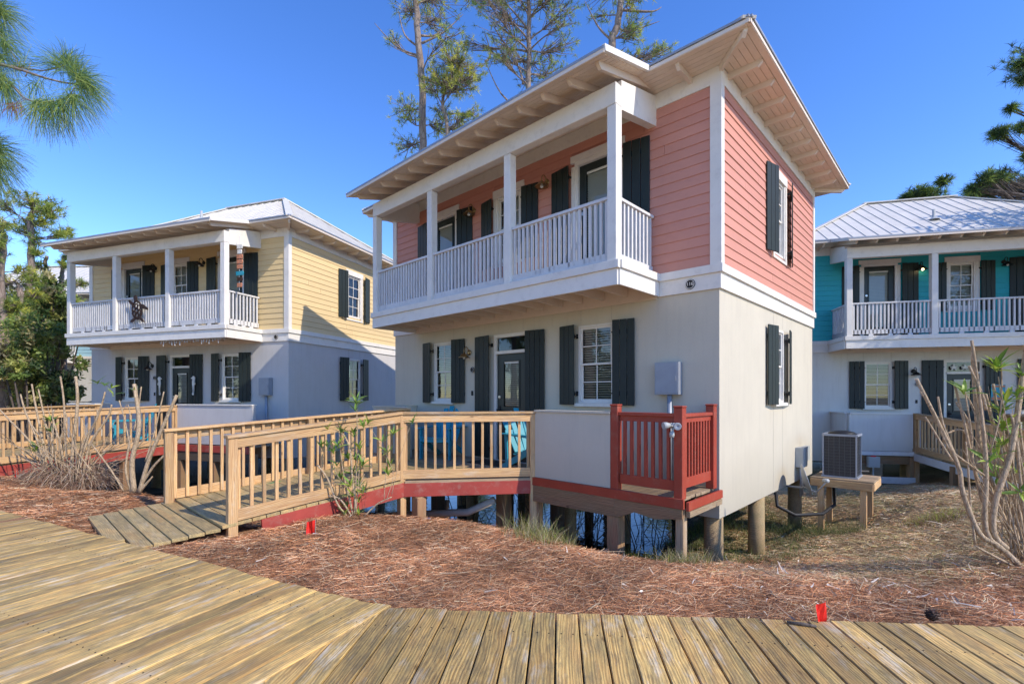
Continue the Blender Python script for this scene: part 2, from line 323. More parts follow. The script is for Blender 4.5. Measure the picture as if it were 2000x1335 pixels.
def build_ground():
    xs=graded(-9,10,400,.1,1); ys=graded(2.2,13,500,.1,1); ys=ys; X,Y=np.meshgrid(xs,ys); Z=hgt(X,Y)
    far=np.hypot(X,Y)>70; Z=np.where(far,-.15,Z)
    v=np.stack([X,Y,Z],2).reshape(-1,3); nx=len(xs); i=np.arange(len(ys)-1)[:,None]*nx+np.arange(nx-1)[None]; i=i.ravel()
    f=np.stack([i,i+1,i+nx+1,i+nx],1)
    g=np.clip((v[:,0]-2.6+.5*np.sin(v[:,1]*2))/1.4,0,1)*np.clip((v[:,1]-4.2)/1.2,0,1)
    g=np.maximum(g,np.clip((np.hypot(v[:,0],v[:,1])-14)/6,0,1)); mud=np.clip((-.45-v[:,2])/.35,0,1)*np.where((v[:,0]>3.9-.0)&(v[:,1]<12),.25,1)*np.where(v[:,0]>6,0,1)  # mud tone also paints in shade under houses and ramps
    o=fastmesh('ground',v,f,'ground',np.stack([g,mud,np.clip((-1.5-v[:,1])/1.5,0,1)*.8],1),attr='soil'); o['kind']='structure'  # third channel: pale ground added behind the viewpoint to bounce light
    for p in o.data.polygons: p.use_smooth=True
build_ground()
wm=MB(); wm.quad((-30,5,-1.3),(12,5,-1.3),(12,45,-1.3),(-30,45,-1.3)); tag(wm.build('water','water'),kind='structure')

# ------------------------------------------------------------------ boardwalk
BW=.09
a_dir=Vector((.096,.995,0)).normalized(); a_per=Vector((a_dir.y,-a_dir.x,0))
b_dir=Vector((.43,.903,0)).normalized(); b_per=Vector((-b_dir.y,b_dir.x,0))
CN=Vector((-.84,3.27,0))
walk=bpy.data.objects.new('boardwalk',None); COL.objects.link(walk); ML['boardwalk']=Matrix.Identity(4); walk['kind']='structure'; walk['label']='weathered plank boardwalk in the foreground'
def plank_poly(name,par,pts,dirv,mat='plank',z=BW,t=.038,bev=.004):
    """plank from a convex outline (world xy); own origin and grain axis"""
    c=sum(pts,Vector((0,0,0)))/len(pts); c.z=z-t/2+random.uniform(-.0015,.0015); X=dirv.normalized(); Y=Vector((-X.y,X.x,0))
    m=Matrix((X,Y,Vector((0,0,1)))).transposed().to_4x4(); m.translation=c
    loc=[((p-c).dot(X),(p-c).dot(Y)) for p in pts]
    bm=bmesh.new(); vs=[bm.verts.new((a,b,-t/2)) for a,b in loc]; f=bm.faces.new(vs)
    if f.normal.z>0 or True:
        bm.normal_update()
        if f.normal.z>0: f.normal_flip()
    r=bmesh.ops.extrude_face_region(bm,geom=[f]); bmesh.ops.translate(bm,vec=(0,0,t),verts=[g for g in r['geom'] if isinstance(g,bmesh.types.BMVert)])
    top=[e for e in bm.edges if all(v.co.z>0 for v in e.verts)]
    bmesh.ops.recalc_face_normals(bm,faces=bm.faces); bmesh.ops.bevel(bm,geom=top,offset=bev,segments=1,affect='EDGES')
    me=bpy.data.meshes.new('plank'); bm.to_mesh(me); bm.free(); me.materials.append(M[mat]); o=bpy.data.objects.new(name,me); return link(o,par,m)
def cross(p,d,q,e): # intersection of p+td and q+ue
    det=d.x*-e.y+e.x*d.y; t=((q.x-p.x)*-e.y+e.x*(q.y-p.y))/det; return p+d*t
sp=.1437; gw=.0045
e_far=Vector((1,-.068,0)).normalized()
for i in range(-9,34):
    l=CN+a_per*(i*sp+gw-.02); r=CN+a_per*((i+1)*sp-gw-.02)
    jag=random.uniform(-.012,.012)
    far0=cross(l,a_dir,CN+a_dir*jag,e_far); far1=cross(r,a_dir,CN+a_dir*jag,e_far)
    near0=l-a_dir*6.0; near1=r-a_dir*6.0
    # clip at the seam with the left-hand boards
    s=b_per; sd0=(far0-CN).dot(s)
    def side(p): return (p-CN).dot(b_per)
    pts=[near0,near1,far1,far0]; outp=[]
    for k in range(4):
        A=pts[k];B=pts[(k+1)%4]; sa=side(A)+gw; sb=side(B)+gw
        if sa<=0: outp.append(A)
        if (sa<0)!=(sb<0): outp.append(A+(B-A)*(sa/(sa-sb)))
    if len(outp)>=3: plank_poly('plank',walk,outp,a_dir)
bedge=Vector((-.893,.45,0)).normalized()
spb=.131
for i in range(0,68):
    l=CN+b_per*(i*spb+gw); r=CN+b_per*((i+1)*spb-gw); jag=random.uniform(-.012,.012)
    rd=-.05*max(0,1-i/4.0)**2; rd1=-.05*max(0,1-(i+1)/4.0)**2
    f0=cross(l,b_dir,CN+b_dir*jag,bedge)+b_dir*rd*-1; f1=cross(r,b_dir,CN+b_dir*jag,bedge)+b_dir*rd1*-1
    plank_poly('plank',walk,[l-b_dir*(6-i*.02)+ (f0-l)*1,r-b_dir*(6-i*.02)+(f1-r)*1,f1,f0],b_dir,bev=.008)
for k in range(2):
    P('joist','darkwood',walk,CN+Vector((.1,-.25-k*.9,-.03)),CN+Vector((5.2,-.6-k*.9,-.03)),.05,.14)
    P('joist','darkwood',walk,CN+Vector((-.1,-.25-k*.9,-.03)),CN+bedge*7.5+Vector((0,-.3-k*.9,-.03)),.05,.14)

# ------------------------------------------------------------------ cottages
LN,WD=7.4,5.05
class Wall:
    def __init__(s,o,u,n): s.o=Vector(o); s.u=Vector(u); s.n=Vector(n)
    def p(s,u,z,n=0): q=s.o+s.u*u+s.n*n; return Vector((q.x,q.y,z))
FW=Wall((0,0,0),(1,0,0),(0,-1,0)); RW=Wall((0,0,0),(0,1,0),(1,0,0)); LW=Wall((-LN,0,0),(0,1,0),(-1,0,0)); KW=Wall((0,WD,0),(1,0,0),(0,1,0))
def wbox(mb,W,u0,u1,z0,z1,n0,n1):
    a=W.p(u0,z0,n0); b=W.p(u1,z1,n1); mb.box(min(a.x,b.x),max(a.x,b.x),min(a.y,b.y),max(a.y,b.y),min(a.z,b.z),max(a.z,b.z))
def wall_holes(mb,W,u0,u1,z0,z1,holes,n0,n1):
    us=sorted({u0,u1,*[h[0] for h in holes],*[h[1] for h in holes]}); zs=sorted({z0,z1,*[h[2] for h in holes],*[h[3] for h in holes]})
    us=[u for u in us if u0<=u<=u1]; zs=[z for z in zs if z0<=z<=z1]
    for i in range(len(us)-1):
        # merge vertical runs
        run=None
        for j in range(len(zs)-1):
            cu=(us[i]+us[i+1])/2; cz=(zs[j]+zs[j+1])/2
            solid=not any(h[0]<cu<h[1] and h[2]<cz<h[3] for h in holes)
            if solid: run=(run[0],zs[j+1]) if run else (zs[j],zs[j+1])
            if (not solid or j==len(zs)-2) and run:
                wbox(mb,W,us[i],us[i+1],run[0],run[1],n0,n1); run=None
def WB(name,mat,par,W,u0,z0,u1,z1,w_,t,n,bev=.003,up=None):
    return P(name,mat,par,W.p(u0,z0,n),W.p(u1,z1,n),w_,t,up=up or tuple(W.n),bev=bev)
def window(par,W,u0,u1,z0,z1,trim,sill=True,blind=.0,depth=-.05,openblind=.35):
    """double-hung window, white frame, muntins 2 over 2 per sash"""
    mb=MB(); ft=.035
    wbox(mb,W,u0,u0+ft,z0,z1,depth,.012 if not trim else .03); wbox(mb,W,u1-ft,u1,z0,z1,depth,.012 if not trim else .03)
    wbox(mb,W,u0+ft,u1-ft,z1-ft,z1,depth,.010); wbox(mb,W,u0+ft,u1-ft,z0,z0+ft,depth,.010)
    o=mb.build('window','white',par); zm=(z0+z1)/2; uc=(u0+u1)/2
    for (a,b,nn) in ((zm-.015,z1-ft,-.012),(z0+ft,zm+.015,-.032)):
        s=MB(); e=.028
        wbox(s,W,u0+ft,u1-ft,a,a+e,nn-.02,nn); wbox(s,W,u0+ft,u1-ft,b-e,b,nn-.02,nn); wbox(s,W,u0+ft,u0+ft+e,a+e,b-e,nn-.02,nn); wbox(s,W,u1-ft-e,u1-ft,a+e,b-e,nn-.02,nn)
        wbox(s,W,uc-.008,uc+.008,a+e,b-e,nn-.015,nn-.002); wbox(s,W,u0+ft+e,uc-.008,(a+b)/2-.008,(a+b)/2+.008,nn-.015,nn-.002); wbox(s,W,uc+.008,u1-ft-e,(a+b)/2-.008,(a+b)/2+.008,nn-.015,nn-.002)
        s.build('sash','white',o)
        g=MB(); g.quad(W.p(u0+ft+e,a+e,nn-.01),W.p(u1-ft-e,a+e,nn-.01),W.p(u1-ft-e,b-e,nn-.01),W.p(u0+ft+e,b-e,nn-.01)); g.build('pane','glass',o)
    blinds(o,W,u0+ft,u1-ft,z0+ft,z1-ft,-.085,openblind)
    if sill:
        s=MB(); wbox(s,W,u0-.05,u1+.05,z0-.055,z0-.002,-.02,.07); s.build('sill','white',o)
    if trim:
        s=MB(); tw=.085
        wbox(s,W,u0-tw,u0-.001,z0-.10,z1+.001,.0,.042); wbox(s,W,u1+.001,u1+tw,z0-.10,z1+.001,.0,.042); wbox(s,W,u0-tw-.01,u1+tw+.01,z1+.002,z1+.15,.0,.048); wbox(s,W,u0-.001,u1+.001,z0-.10,z0-.056,.0,.042)
        s.build('trim','white',o)
    return o
def blinds(par,W,u0,u1,z0,z1,n,tilt):
    mb=MB(); z=z0+.02
    while z<z1-.03:
        a=W.p(u0+.01,z,n-.012); b=W.p(u1-.01,z,n-.012); c=W.p(u1-.01,z+.034*(1-tilt),n+.012); d=W.p(u0+.01,z+.034*(1-tilt),n+.012); mb.quad(a,b,c,d); z+=.038
    wbox(mb,W,u0+.005,u1-.005,z1-.04,z1-.002,n-.02,n+.02)
    mb.build('blind','blind',par)
def shutter(par,W,u_hinge,u_outer,z0,z1,nb=3,hs=.10,ho=.035):
    """board shutter standing off the wall on its hinges; hinge edge further out"""
    a=W.p(u_hinge,z0,hs); b=W.p(u_outer,z0,ho); d=(b-a); L=d.length; d.normalize(); up=Vector((0,0,1)); nrm=d.cross(up)
    if nrm.dot(W.n)<0: nrm=-nrm
    m=MB()
    for zz in (z0+.18,z1-.18):   # battens at the back
        m.bar(a+Vector((0,0,zz-z0))-nrm*.016+d*.01,b+Vector((0,0,zz-z0))-nrm*.016-d*.01,.07,.016,up=nrm)
    o=m.build('shutter','shutter',par)
    bw=L/nb
    for k in range(nb):
        c=a+d*(bw*(k+.5)); P('board','shutter',o,c,c+Vector((0,0,z1-z0)),bw-.008,.02,up=nrm,bev=.004)
    h=MB()
    for zz in (z0+.18,z1-.18):
        q=W.p(u_hinge,zz,0); h.bar(q,a+Vector((0,0,zz-z0))+W.n*.0,.03,.02,up=up); 
        h.box(*sorted((q.x-.02,q.x+.02)),*sorted((q.y-.02,q.y+.02)),zz-.035,zz+.035)
    h.build('hinge','darkmetal',o); return o
def door(par,W,u0,u1,z0,z1,trim,lite=(.16,.55,.12),transom=None,handle_side=0,knobc='darkmetal'):
    fr=MB(); t=.06; zt=transom or z1
    n1=.03 if trim else .012
    wbox(fr,W,u0-t,u0,z0,zt+(.0 if not transom else .0),-.08,n1); wbox(fr,W,u1,u1+t,z0,zt,-.08,n1); wbox(fr,W,u0-t,u1+t,zt+.001,zt+t,-.08,n1+.003)
    if transom: wbox(fr,W,u0,u1,z1,z1+.055,-.08,.03)
    if trim:
        wbox(fr,W,u0-t-.06,u0-t-.001,z0,zt+.001,0,.04); wbox(fr,W,u1+t+.001,u1+t+.06,z0,zt+.001,0,.04); wbox(fr,W,u0-t-.07,u1+t+.07,zt+t+.001,zt+.17,0,.05)
    wbox(fr,W,u0,u1,z0-.03,z0,-.08,.03)
    o=fr.build('door_frame','white',par)
    m=lite[0]; zl0=z0+lite[1]; zl1=z1-lite[2]
    d=MB(); wall_holes(d,W,u0+.003,u1-.003,z0+.004,z1-.003,[(u0+m,u1-m,zl0,zl1)],-.06,-.02); ds=d.build('door','doorpaint',o)
    k=MB(); wall_holes(k,W,u0+m-.02,u1-m+.02,zl0-.02,zl1+.02,[(u0+m+.005,u1-m-.005,zl0+.005,zl1-.005)],-.019,-.008)
    if zl0-z0>.4: # raised lower panel
        wall_holes(k,W,u0+m-.01,u1-m+.01,z0+.12,zl0-.12,[(u0+m+.02,u1-m-.02,z0+.15,zl0-.15)],-.019,-.012)
    g=MB(); g.quad(W.p(u0+m,zl0,-.03),W.p(u1-m,zl0,-.03),W.p(u1-m,zl1,-.03),W.p(u0+m,zl1,-.03)); 
    k.build('moulding','doorpaint',o); g.build('pane','glass',o); blinds(o,W,u0+m,u1-m,zl0,zl1,-.048,.1)
    h=MB(); uh=u0+.07 if handle_side==0 else u1-.07
    h.lathe([(0,.0),(.028,.0),(.028,.012),(.010,.02),(.010,.045),(.026,.052),(.028,.07),(.0,.085)],W.p(uh,z0+.92,-.02),10,tuple(W.n)); wbox(h,W,uh-.022,uh+.022,z0+.80,z0+1.0,-.019,-.008)
    h.build('handle',knobc,o)
    h=MB(); h.lathe([(0,0),(.028,0),(.028,.018),(0,.02)],W.p(uh,z0+1.16,-.02),12,tuple(W.n)); h.build('lock','chrome',o)
    if transom:
        g=MB(); g.quad(W.p(u0,z1+.055,-.03),W.p(u1,z1+.055,-.03),W.p(u1,zt,-.03),W.p(u0,zt,-.03)); g.build('transom_pane','glass',o)
    return o
def lamp(par,W,u,z,lit=False,mat='brass'):
    """gooseneck barn light on the wall"""
    m=MB(); m.lathe([(0,0),(.055,0),(.055,.012),(.02,.02),(0,.02)],W.p(u,z,0.02),14,tuple(W.n))
    pts=[W.p(u,z,.03)]; 
    for k in range(9):
        a=math.pi*k/8; pts.append(W.p(u,z+.07*math.sin(a)+.03,.10-.055*math.cos(a)))
    pts.append(W.p(u,z-.02,.155)); m.tube(pts,.009,7)
    o=m.build('wall_lamp','darkmetal' if mat!='brass' else 'brass',par,True)
    s=MB(); s.lathe([(.018,.0),(.022,-.02),(.055,-.035),(.085,-.07),(.118,-.095),(.115,-.098),(.08,-.075),(.05,-.042),(0,-.03)],W.p(u,z-.01,.155),18); s.build('lamp_shade',mat,o,True)
    b=MB(); b.lathe([(0,-.125),(.018,-.118),(.027,-.10),(.02,-.075),(.012,-.05)],W.p(u,z-.01,.155),10); b.build('bulb','litbulb' if lit else 'blind',o,True)
    return o
mm,nn_,bb_=_m('lit_lamp_bulb'); bb_.inputs['Emission Color'].default_value=(1,.72,.35,1); bb_.inputs['Emission Strength'].default_value=8; M['litbulb']=mm
def subtract(u0,u1,cuts):
    segs=[(u0,u1)]
    for a,b in cuts:
        ns=[]
        for s,e in segs:
            if b<=s or a>=e: ns.append((s,e)); continue
            if a>s: ns.append((s,a))
            if b<e: ns.append((b,e))
        segs=ns
    return [(s,e) for s,e in segs if e-s>.02]
rj=random.Random(88)
def siding(par,W,u0,u1,z0,z1,mat,holes,nb=17):
    ex=(z1-z0)/nb; up=(W.n+Vector((0,0,.09))).normalized()
    for k in range(nb):
        a=z0+k*ex
        cuts=[(h[0],h[1]) for h in holes if h[2]<a+ex*.9 and h[3]>a+ex*.1]
        jn=rj.uniform(u0+.6,u1-.6); cuts.append((jn,jn+.004))
        for s,e in subtract(u0,u1,cuts):
            P('siding_board',mat,par,W.p(s,a+ex/2+.004+rj.uniform(-.0015,.0015),.016+rj.uniform(0,.002)),W.p(e,a+ex/2+.004+rj.uniform(-.0015,.0015),.016+rj.uniform(0,.002)),ex+.014,.011,up=up,bev=.002)
def text(par,txt,W,u,z,size,n,mat,name='number'):
    c=bpy.data.curves.new('t','FONT'); c.body=txt; c.size=size; c.align_x='CENTER'; c.align_y='CENTER'; c.extrude=.002
    t=bpy.data.objects.new('t',c); COL.objects.link(t); dg=bpy.context.evaluated_depsgraph_get(); me=bpy.data.meshes.new_from_object(t.evaluated_get(dg)); bpy.data.objects.remove(t)
    me.materials.clear(); me.materials.append(M[mat]); o=bpy.data.objects.new(name,me)
    X=W.u; Z=W.n; Y=Vector((0,0,1)); m=Matrix((X,Y,Z)).transposed().to_4x4(); m.translation=W.p(u,z,n); return link(o,par,m)
def plaque(par,W,u,z,r,txt=None):
    m=MB(); m.lathe([(0,.012),(r*.98,.012),(r,.006),(r,0),(0,0)],W.p(u,z,.03),22,tuple(W.n)); o=m.build('number_plaque','darkmetal',par)
    m=MB(); m.lathe([(r*.80,.0125),(r*.80,.017),(r*.9,.017),(r*.9,.0125)],W.p(u,z,.03),22,tuple(W.n)); m.build('ring','white',o)
    if txt: text(o,txt,W,u,z,r*.95,.046,'white')
    return o
def panelbox(par,u=-.66,z0=1.53,z1=1.97):
    W=FW; m=MB(); wbox(m,W,u-.17,u+.17,z0,z1,.01,.13); o=m.build('electrical_panel','metal',par)
    m=MB(); wbox(m,W,u-.155,u+.155,z0+.02,z1-.02,.131,.138); wbox(m,W,u+.12,u+.14,(z0+z1)/2-.03,(z0+z1)/2+.03,.139,.15); m.build('panel_door','metal',o)
    m=MB(); m.tube([W.p(u+.02,z0,.07),W.p(u+.02,.3,.07)],.035,10); m.build('conduit','metal',o,True); return o

def cottage(name,label,loc,rz,sid,stu,o={}):
    """two-storey cottage; origin at its front right corner, front facing local -Y"""
    H=thing(name,label,'house',loc,rz)
    bl,br=o.get('bal',(-6.59,-.81))
    simplebk=o.get('simple',False)
    # openings -------------------------------------------------
    lw=[(-5.93,-5.29,1.40,2.62),(-2.20,-1.56,1.40,2.62)]                     # lower windows
    ld=(-4.06,-3.34,.33,2.28); ltr=2.58
    uw=(-4.02,-3.44,3.98,5.15); ud=[(-5.94,-5.22,3.24,5.17),(-2.20,-1.48,3.24,5.17)]
    sw=(2.30,2.92); 
    holesL=[lw[0],lw[1],(ld[0]-.06,ld[1]+.06,.30,ltr+.06)]
    # lower stucco walls
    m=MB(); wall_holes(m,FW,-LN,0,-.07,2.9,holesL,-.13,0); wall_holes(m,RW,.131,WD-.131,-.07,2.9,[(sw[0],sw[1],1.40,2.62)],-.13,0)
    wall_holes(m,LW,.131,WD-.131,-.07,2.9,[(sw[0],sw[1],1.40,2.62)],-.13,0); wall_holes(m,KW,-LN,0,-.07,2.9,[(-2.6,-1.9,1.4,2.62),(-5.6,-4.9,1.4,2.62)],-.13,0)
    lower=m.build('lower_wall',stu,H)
    # faint vertical control joints in the stucco, as thin recessed-looking strips
    m=MB(); 
    for u in (-1.60,-2.16,-4.0,-5.3,-5.95,-3.4): 
        if u in(-1.60,-2.16,-5.3,-5.95): wbox(m,FW,u,u+.006,2.66,2.88,0,.0015)
        else: wbox(m,FW,u,u+.006,2.68,2.88,0,.0015)
    for u in (2.36,2.90): wbox(m,RW,u,u+.006,-.05,1.33,0,.0015); wbox(m,RW,u,u+.006,2.66,2.88,0,.0015)
    m.build('control_joint','stuccojoint',lower)
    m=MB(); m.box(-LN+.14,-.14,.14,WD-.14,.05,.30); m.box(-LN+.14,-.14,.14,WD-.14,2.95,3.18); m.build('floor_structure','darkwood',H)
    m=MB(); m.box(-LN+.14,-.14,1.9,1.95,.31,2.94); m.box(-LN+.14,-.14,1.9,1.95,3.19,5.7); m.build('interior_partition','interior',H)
    # band between storeys: cap 3.10-3.21 proud, fascia 2.90-3.10
    band=None
    for W,a,b in ((FW,-LN-.03,.03),(RW,.0,WD),(LW,.0,WD),(KW,-LN-.03,.03)):
        segs=subtract(a,b,[(bl,br)]) if W is FW else [(a,b)]
        for s,t in segs:
            ss=s-(.03 if s==a and W in(FW,KW) else 0); tt=t+(.03 if t==b and W in (FW,KW) else 0)
            m=MB(); wbox(m,W,s,t,2.895,3.10,0.0005,.03); wbox(m,W,ss,tt,3.1,3.205,.0005,.06); m.build('band_board','white',H)
    # upper walls: backing sheet + lapped boards
    holesU=[(uw[0],uw[1],uw[2],uw[3])]+[(d[0]-.06,d[1]+.06,d[2]-.03,d[3]+.06) for d in ud]
    m=MB(); wall_holes(m,FW,-LN,0,3.0,5.745,holesU,-.13,0.004); wall_holes(m,RW,.131,WD-.131,3.0,5.745,[(sw[0],sw[1],3.86,5.10)],-.13,0.004)
    wall_holes(m,LW,.131,WD-.131,3.0,5.745,[(sw[0],sw[1],3.86,5.10)],-.13,0.004); wall_holes(m,KW,-LN,0,3.0,5.745,[],-.13,0.004)
    up=m.build('upper_wall',sid,H)
    tr=lambda h:(h[0]-.09,h[1]+.09,h[2]-.10,h[3]+.16)
    siding(up,FW,-LN+.11,-.11,3.21,5.53,sid,[tr(uw)]+[(d[0]-.12,d[1]+.12,d[2]-.05,d[3]+.17) for d in ud])
    siding(up,RW,.07,WD-.07,3.21,5.53,sid,[tr((sw[0],sw[1],3.86,5.10))]); 
    siding(up,LW,.07,WD-.07,3.21,5.53,sid,[tr((sw[0],sw[1],3.86,5.10))]); siding(up,KW,-LN+.11,-.11,3.21,5.53,sid,[])
    # frieze and corner boards
    for W,a,b in ((FW,-LN+.1,-.1),(RW,.07,WD-.07),(LW,.07,WD-.07),(KW,-LN+.1,-.1)):
        m=MB(); wbox(m,W,a,b,5.53,5.745,.005,.036); m.build('frieze_board','white',H)
    for cx,cy,sx,sy in ((0,0,1,-1),(-LN,0,-1,-1),(0,WD,1,1),(-LN,WD,-1,1)):
        m=MB(); t=.04
        x0,x1=sorted((cx+sx*t,cx-sx*.105)); y0,y1=sorted((cy+sy*.0045,cy+sy*t)); m.box(x0,x1,y0,y1,3.207,5.745)
        x0,x1=sorted((cx+sx*.0045,cx+sx*t)); y0,y1=sorted((cy+sy*.004,cy-sy*.07)); m.box(x0,x1,y0,y1,3.207,5.745)
        m.build('corner_board','white',H)
    # windows, doors, shutters ----------------------------------
    for k,h in enumerate(lw):
        window(H,FW,*h,False,openblind=.55 if k==0 else .35)
        shutter(H,FW,h[0]-.02,h[0]-.36,1.37,2.64); shutter(H,FW,h[1]+.03,h[1]+.37,1.37,2.64)
    door(H,FW,*ld,False,lite=(.17,.98 if not o.get('litetall') else .5,.14),transom=ltr)
    shs=[shutter(H,FW,ld[0]-.11,ld[0]-.56,.36,2.64,3),shutter(H,FW,ld[1]+.07,ld[1]+.46,.36,2.64,4)]
    window(H,FW,*uw,True,openblind=.3); shutter(H,FW,uw[0]-.08,uw[0]-.42,3.9,5.16); shutter(H,FW,uw[1]+.08,uw[1]+.42,3.9,5.16)
    for d in ud:
        door(H,FW,*d,True,lite=(.13,.3,.12)); shutter(H,FW,d[0]-.13,d[0]-.53,3.3,5.2,3); shutter(H,FW,d[1]+.13,d[1]+.53,3.3,5.2,3)
    for W in ((RW,) if not simplebk else (RW,))+(LW,):
        window(H,W,sw[0],sw[1],1.40,2.62,False); window(H,W,sw[0],sw[1],3.86,5.10,True,sill=False)
        for (z0,z1) in ((1.37,2.64),(3.80,5.18)):
            off=.0 if z0<2 else .07
            shutter(H,W,sw[0]-.03-off,sw[0]-.37-off,z0,z1,3,.10+off*.3,.04); shutter(H,W,sw[1]+.03+off,sw[1]+.37+off,z0,z1,3,.10+off*.3,.04)
    for u in (-4.66,-2.84): lamp(H,FW,u,5.10,lit=(o.get('lit')==u),mat=o.get('lampmat','brass'))
    lamp(H,FW,-4.80,2.36,mat=o.get('lampmat','brass'))
    plaque(H,FW,-4.70,2.02,.055)
    plaque(H,FW,-.37,3.0,.068,o.get('num'))
    m=MB(); wbox(m,FW,-4.745,-4.705,1.52,1.61,.0,.02); m.build('doorbell','darkmetal',H)
    if o.get('panel',True): panelbox(H)
    # balcony ----------------------------------------------------
    by=-1.10
    m=MB(); m.box(bl+.05,br-.05,by+.02,-.001,3.135,3.172); slab=m.build('balcony_floor','soffit',H)
    for pts in (((bl,by),(br,by)),):
        P('fascia_board','white',slab,(bl+.03,by-.012+.03,2.998),(br-.03,by+.018,2.998),.205,.03,up=(0,-1,0)); P('cap_board','white',slab,(bl,by,3.153),(br,by,3.153),.104,.05,up=(0,-1,0))
    for x,s in ((bl,1),(br,-1)):
        P('fascia_board','white',slab,(x+s*.018,by+.03,2.998),(x+s*.018,-.001,2.998),.205,.03,up=(s,0,0)); P('cap_board','white',slab,(x,by+.03,3.153),(x,-.001,3.153),.104,.05,up=(s,0,0))
    P('ledger_board','soffit',slab,(bl+.04,-.018,2.99),(br-.04,-.018,2.99),.24,.030,up=(0,-1,0))
    P('ceiling_board','soffit',slab,(bl+.04,(by+.02)/2,3.131),(br-.04,(by+.02)/2,3.131),1.0,.006)
    nj=15
    for k in range(nj):
        x=bl+.12+(br-bl-.24)*k/(nj-1); P('joist','soffit',slab,(x,by+.04,3.045),(x,-.036,3.042),.04,.165,bev=0)
    for k in range(8):
        y=by+.06+.135*k; P('deck_board','greywhite',slab,(bl+.03,y,3.186),(br-.03,y,3.186),.128,.026)
    px=[br-.11,br-1.93,bl+1.93,bl+.11]; py=-1.03
    for x in px: P('balcony_post','white',H,(x,py,3.20),(x,py,5.15),.135,.135,up=(0,-1,0),bev=.006)
    brz=o.get('brz',3.31)
    def rail(a,b,nbal):
        a=Vector(a); b=Vector(b); d=(b-a).normalized(); 
        o_=P('balcony_railing','greywhite',H,a+Vector((0,0,4.02)),b+Vector((0,0,4.02)),.075,.04)
        P('bottom_rail','greywhite',o_,a+Vector((0,0,brz)),b+Vector((0,0,brz)),.11,.036,up=(-d.y,d.x,0))
        for k in range(nbal):
            q=a+(b-a)*((k+.5)/nbal); P('baluster','greywhite',o_,q+Vector((0,0,3.255)),q+Vector((0,0,4.0)),.036,.036,up=(0,-1,0),bev=.002).location+=Vector((0,0,0))
        for t in (.25,.5,.75):
            q=a+(b-a)*t; P('rail_block','greywhite',o_,q-d*.05+Vector((0,0,(3.20+brz-.056)/2)),q+d*.05+Vector((0,0,(3.20+brz-.056)/2)),.04,max(.012,brz-.056-3.20))
        return o_
    rails=[rail((px[i+1]+.069,py,0),(px[i]-.069,py,0),20) for i in range(3)]
    rail((px[0],py+.069,0),(px[0],-.05,0),9); rail((px[3],py+.069,0),(px[3],-.05,0),9)
    # header beams
    P('header_beam','white',H,(px[3]-.062,py,5.29),(px[0]+.062,py,5.29),.27,.14,up=(0,-1,0),bev=.008)
    for x in (px[0],px[3]): 
        m=MB(); prism(m,[(0,5.13),(-py-.07,5.30),(-py-.07,5.72),(0,5.50)],(x,py+.07,0),(0,1,0),(0,0,1),-.06,.06,(1,0,0)); m.build('side_beam','white',H)
    # roof -------------------------------------------------------
    e=.53; ze=5.745; x0,x1,y0,y1=-LN-e,e,-e,WD+e; rx0,rx1,ry=-LN+2.52,-2.52,WD/2; zr=7.75-.03
    m=MB(); zt=ze+.075
    m.box(x0+.01,x1-.01,y0+.01,y1-.01,ze+.002,ze+.03)      # soffit sheet
    sof=m.build('soffit','soffit',H)
    def hip(z0_,z1_,nm,mat,par):
        m=MB(); A=(x0,y0,z0_);B=(x1,y0,z0_);C=(x1,y1,z0_);D=(x0,y1,z0_);E=(rx0,ry,z1_);F=(rx1,ry,z1_)
        m.add([A,B,C,D,E,F],[(0,1,5,4),(2,3,4,5),(1,2,5),(3,0,4),(0,3,2,1)]); return m.build(nm,mat,par)
    roof=hip(zt-.035,zr,'roof','roof',H)
    sg=[]
    for W,a,b in (('y0',x0,x1),('y1',x0,x1),('x0',y0,y1),('x1',y0,y1)):
        c=a+.1
        while c<b:
            if W in('y0','y1'):
                # rise until hip or ridge
                dd=min(1,(c-x0)/(rx0-x0),(x1-c)/(x1-rx1)); yy=y0 if W=='y0' else y1; sg.append(((c,yy,zt-.035),(c,yy+(ry-yy)*dd,zt-.035+(zr-zt+.035)*dd)))
            else:
                xx=x0 if W=='x0' else x1; rr=rx0 if W=='x0' else rx1; dd=min((c-y0)/(ry-y0),(y1-c)/(y1-ry)); sg.append(((xx,c,zt-.035),(xx+(rr-xx)*dd,c,zt-.035+(zr-zt+.035)*dd)))
            c+=.3
    for a,b in sg:
        if (Vector(a)-Vector(b)).length>.1: P('seam','roof',roof,a,b,.022,.035,bev=0)
    m=MB()
    for a,b in (((x0,y0),(rx0,ry)),((x0,y1),(rx0,ry)),((x1,y0),(rx1,ry)),((x1,y1),(rx1,ry))): m.bar((a[0],a[1],zt-.015),(b[0],b[1],zr+.02),.16,.03)
    m.bar((rx0-.05,ry,zr+.02),(rx1+.05,ry,zr+.02),.2,.03); m.build('ridge_cap','roof',roof)
    # eave edge: wood fascia + metal drip
    m=MB(); m2=MB()
    for a,b in (((x0,y0),(x1,y0)),((x1,y0),(x1,y1)),((x1,y1),(x0,y1)),((x0,y1),(x0,y0))):
        m.bar((a[0],a[1],ze+.022),(b[0],b[1],ze+.022),.03,.045); m2.bar((a[0],a[1],zt-.008),(b[0],b[1],zt-.008),.06,.028)
    m.build('eave_board','soffit',roof); m2.build('drip_edge','metal',roof)
    nbd=6; bwid=(e-.03)/nbd
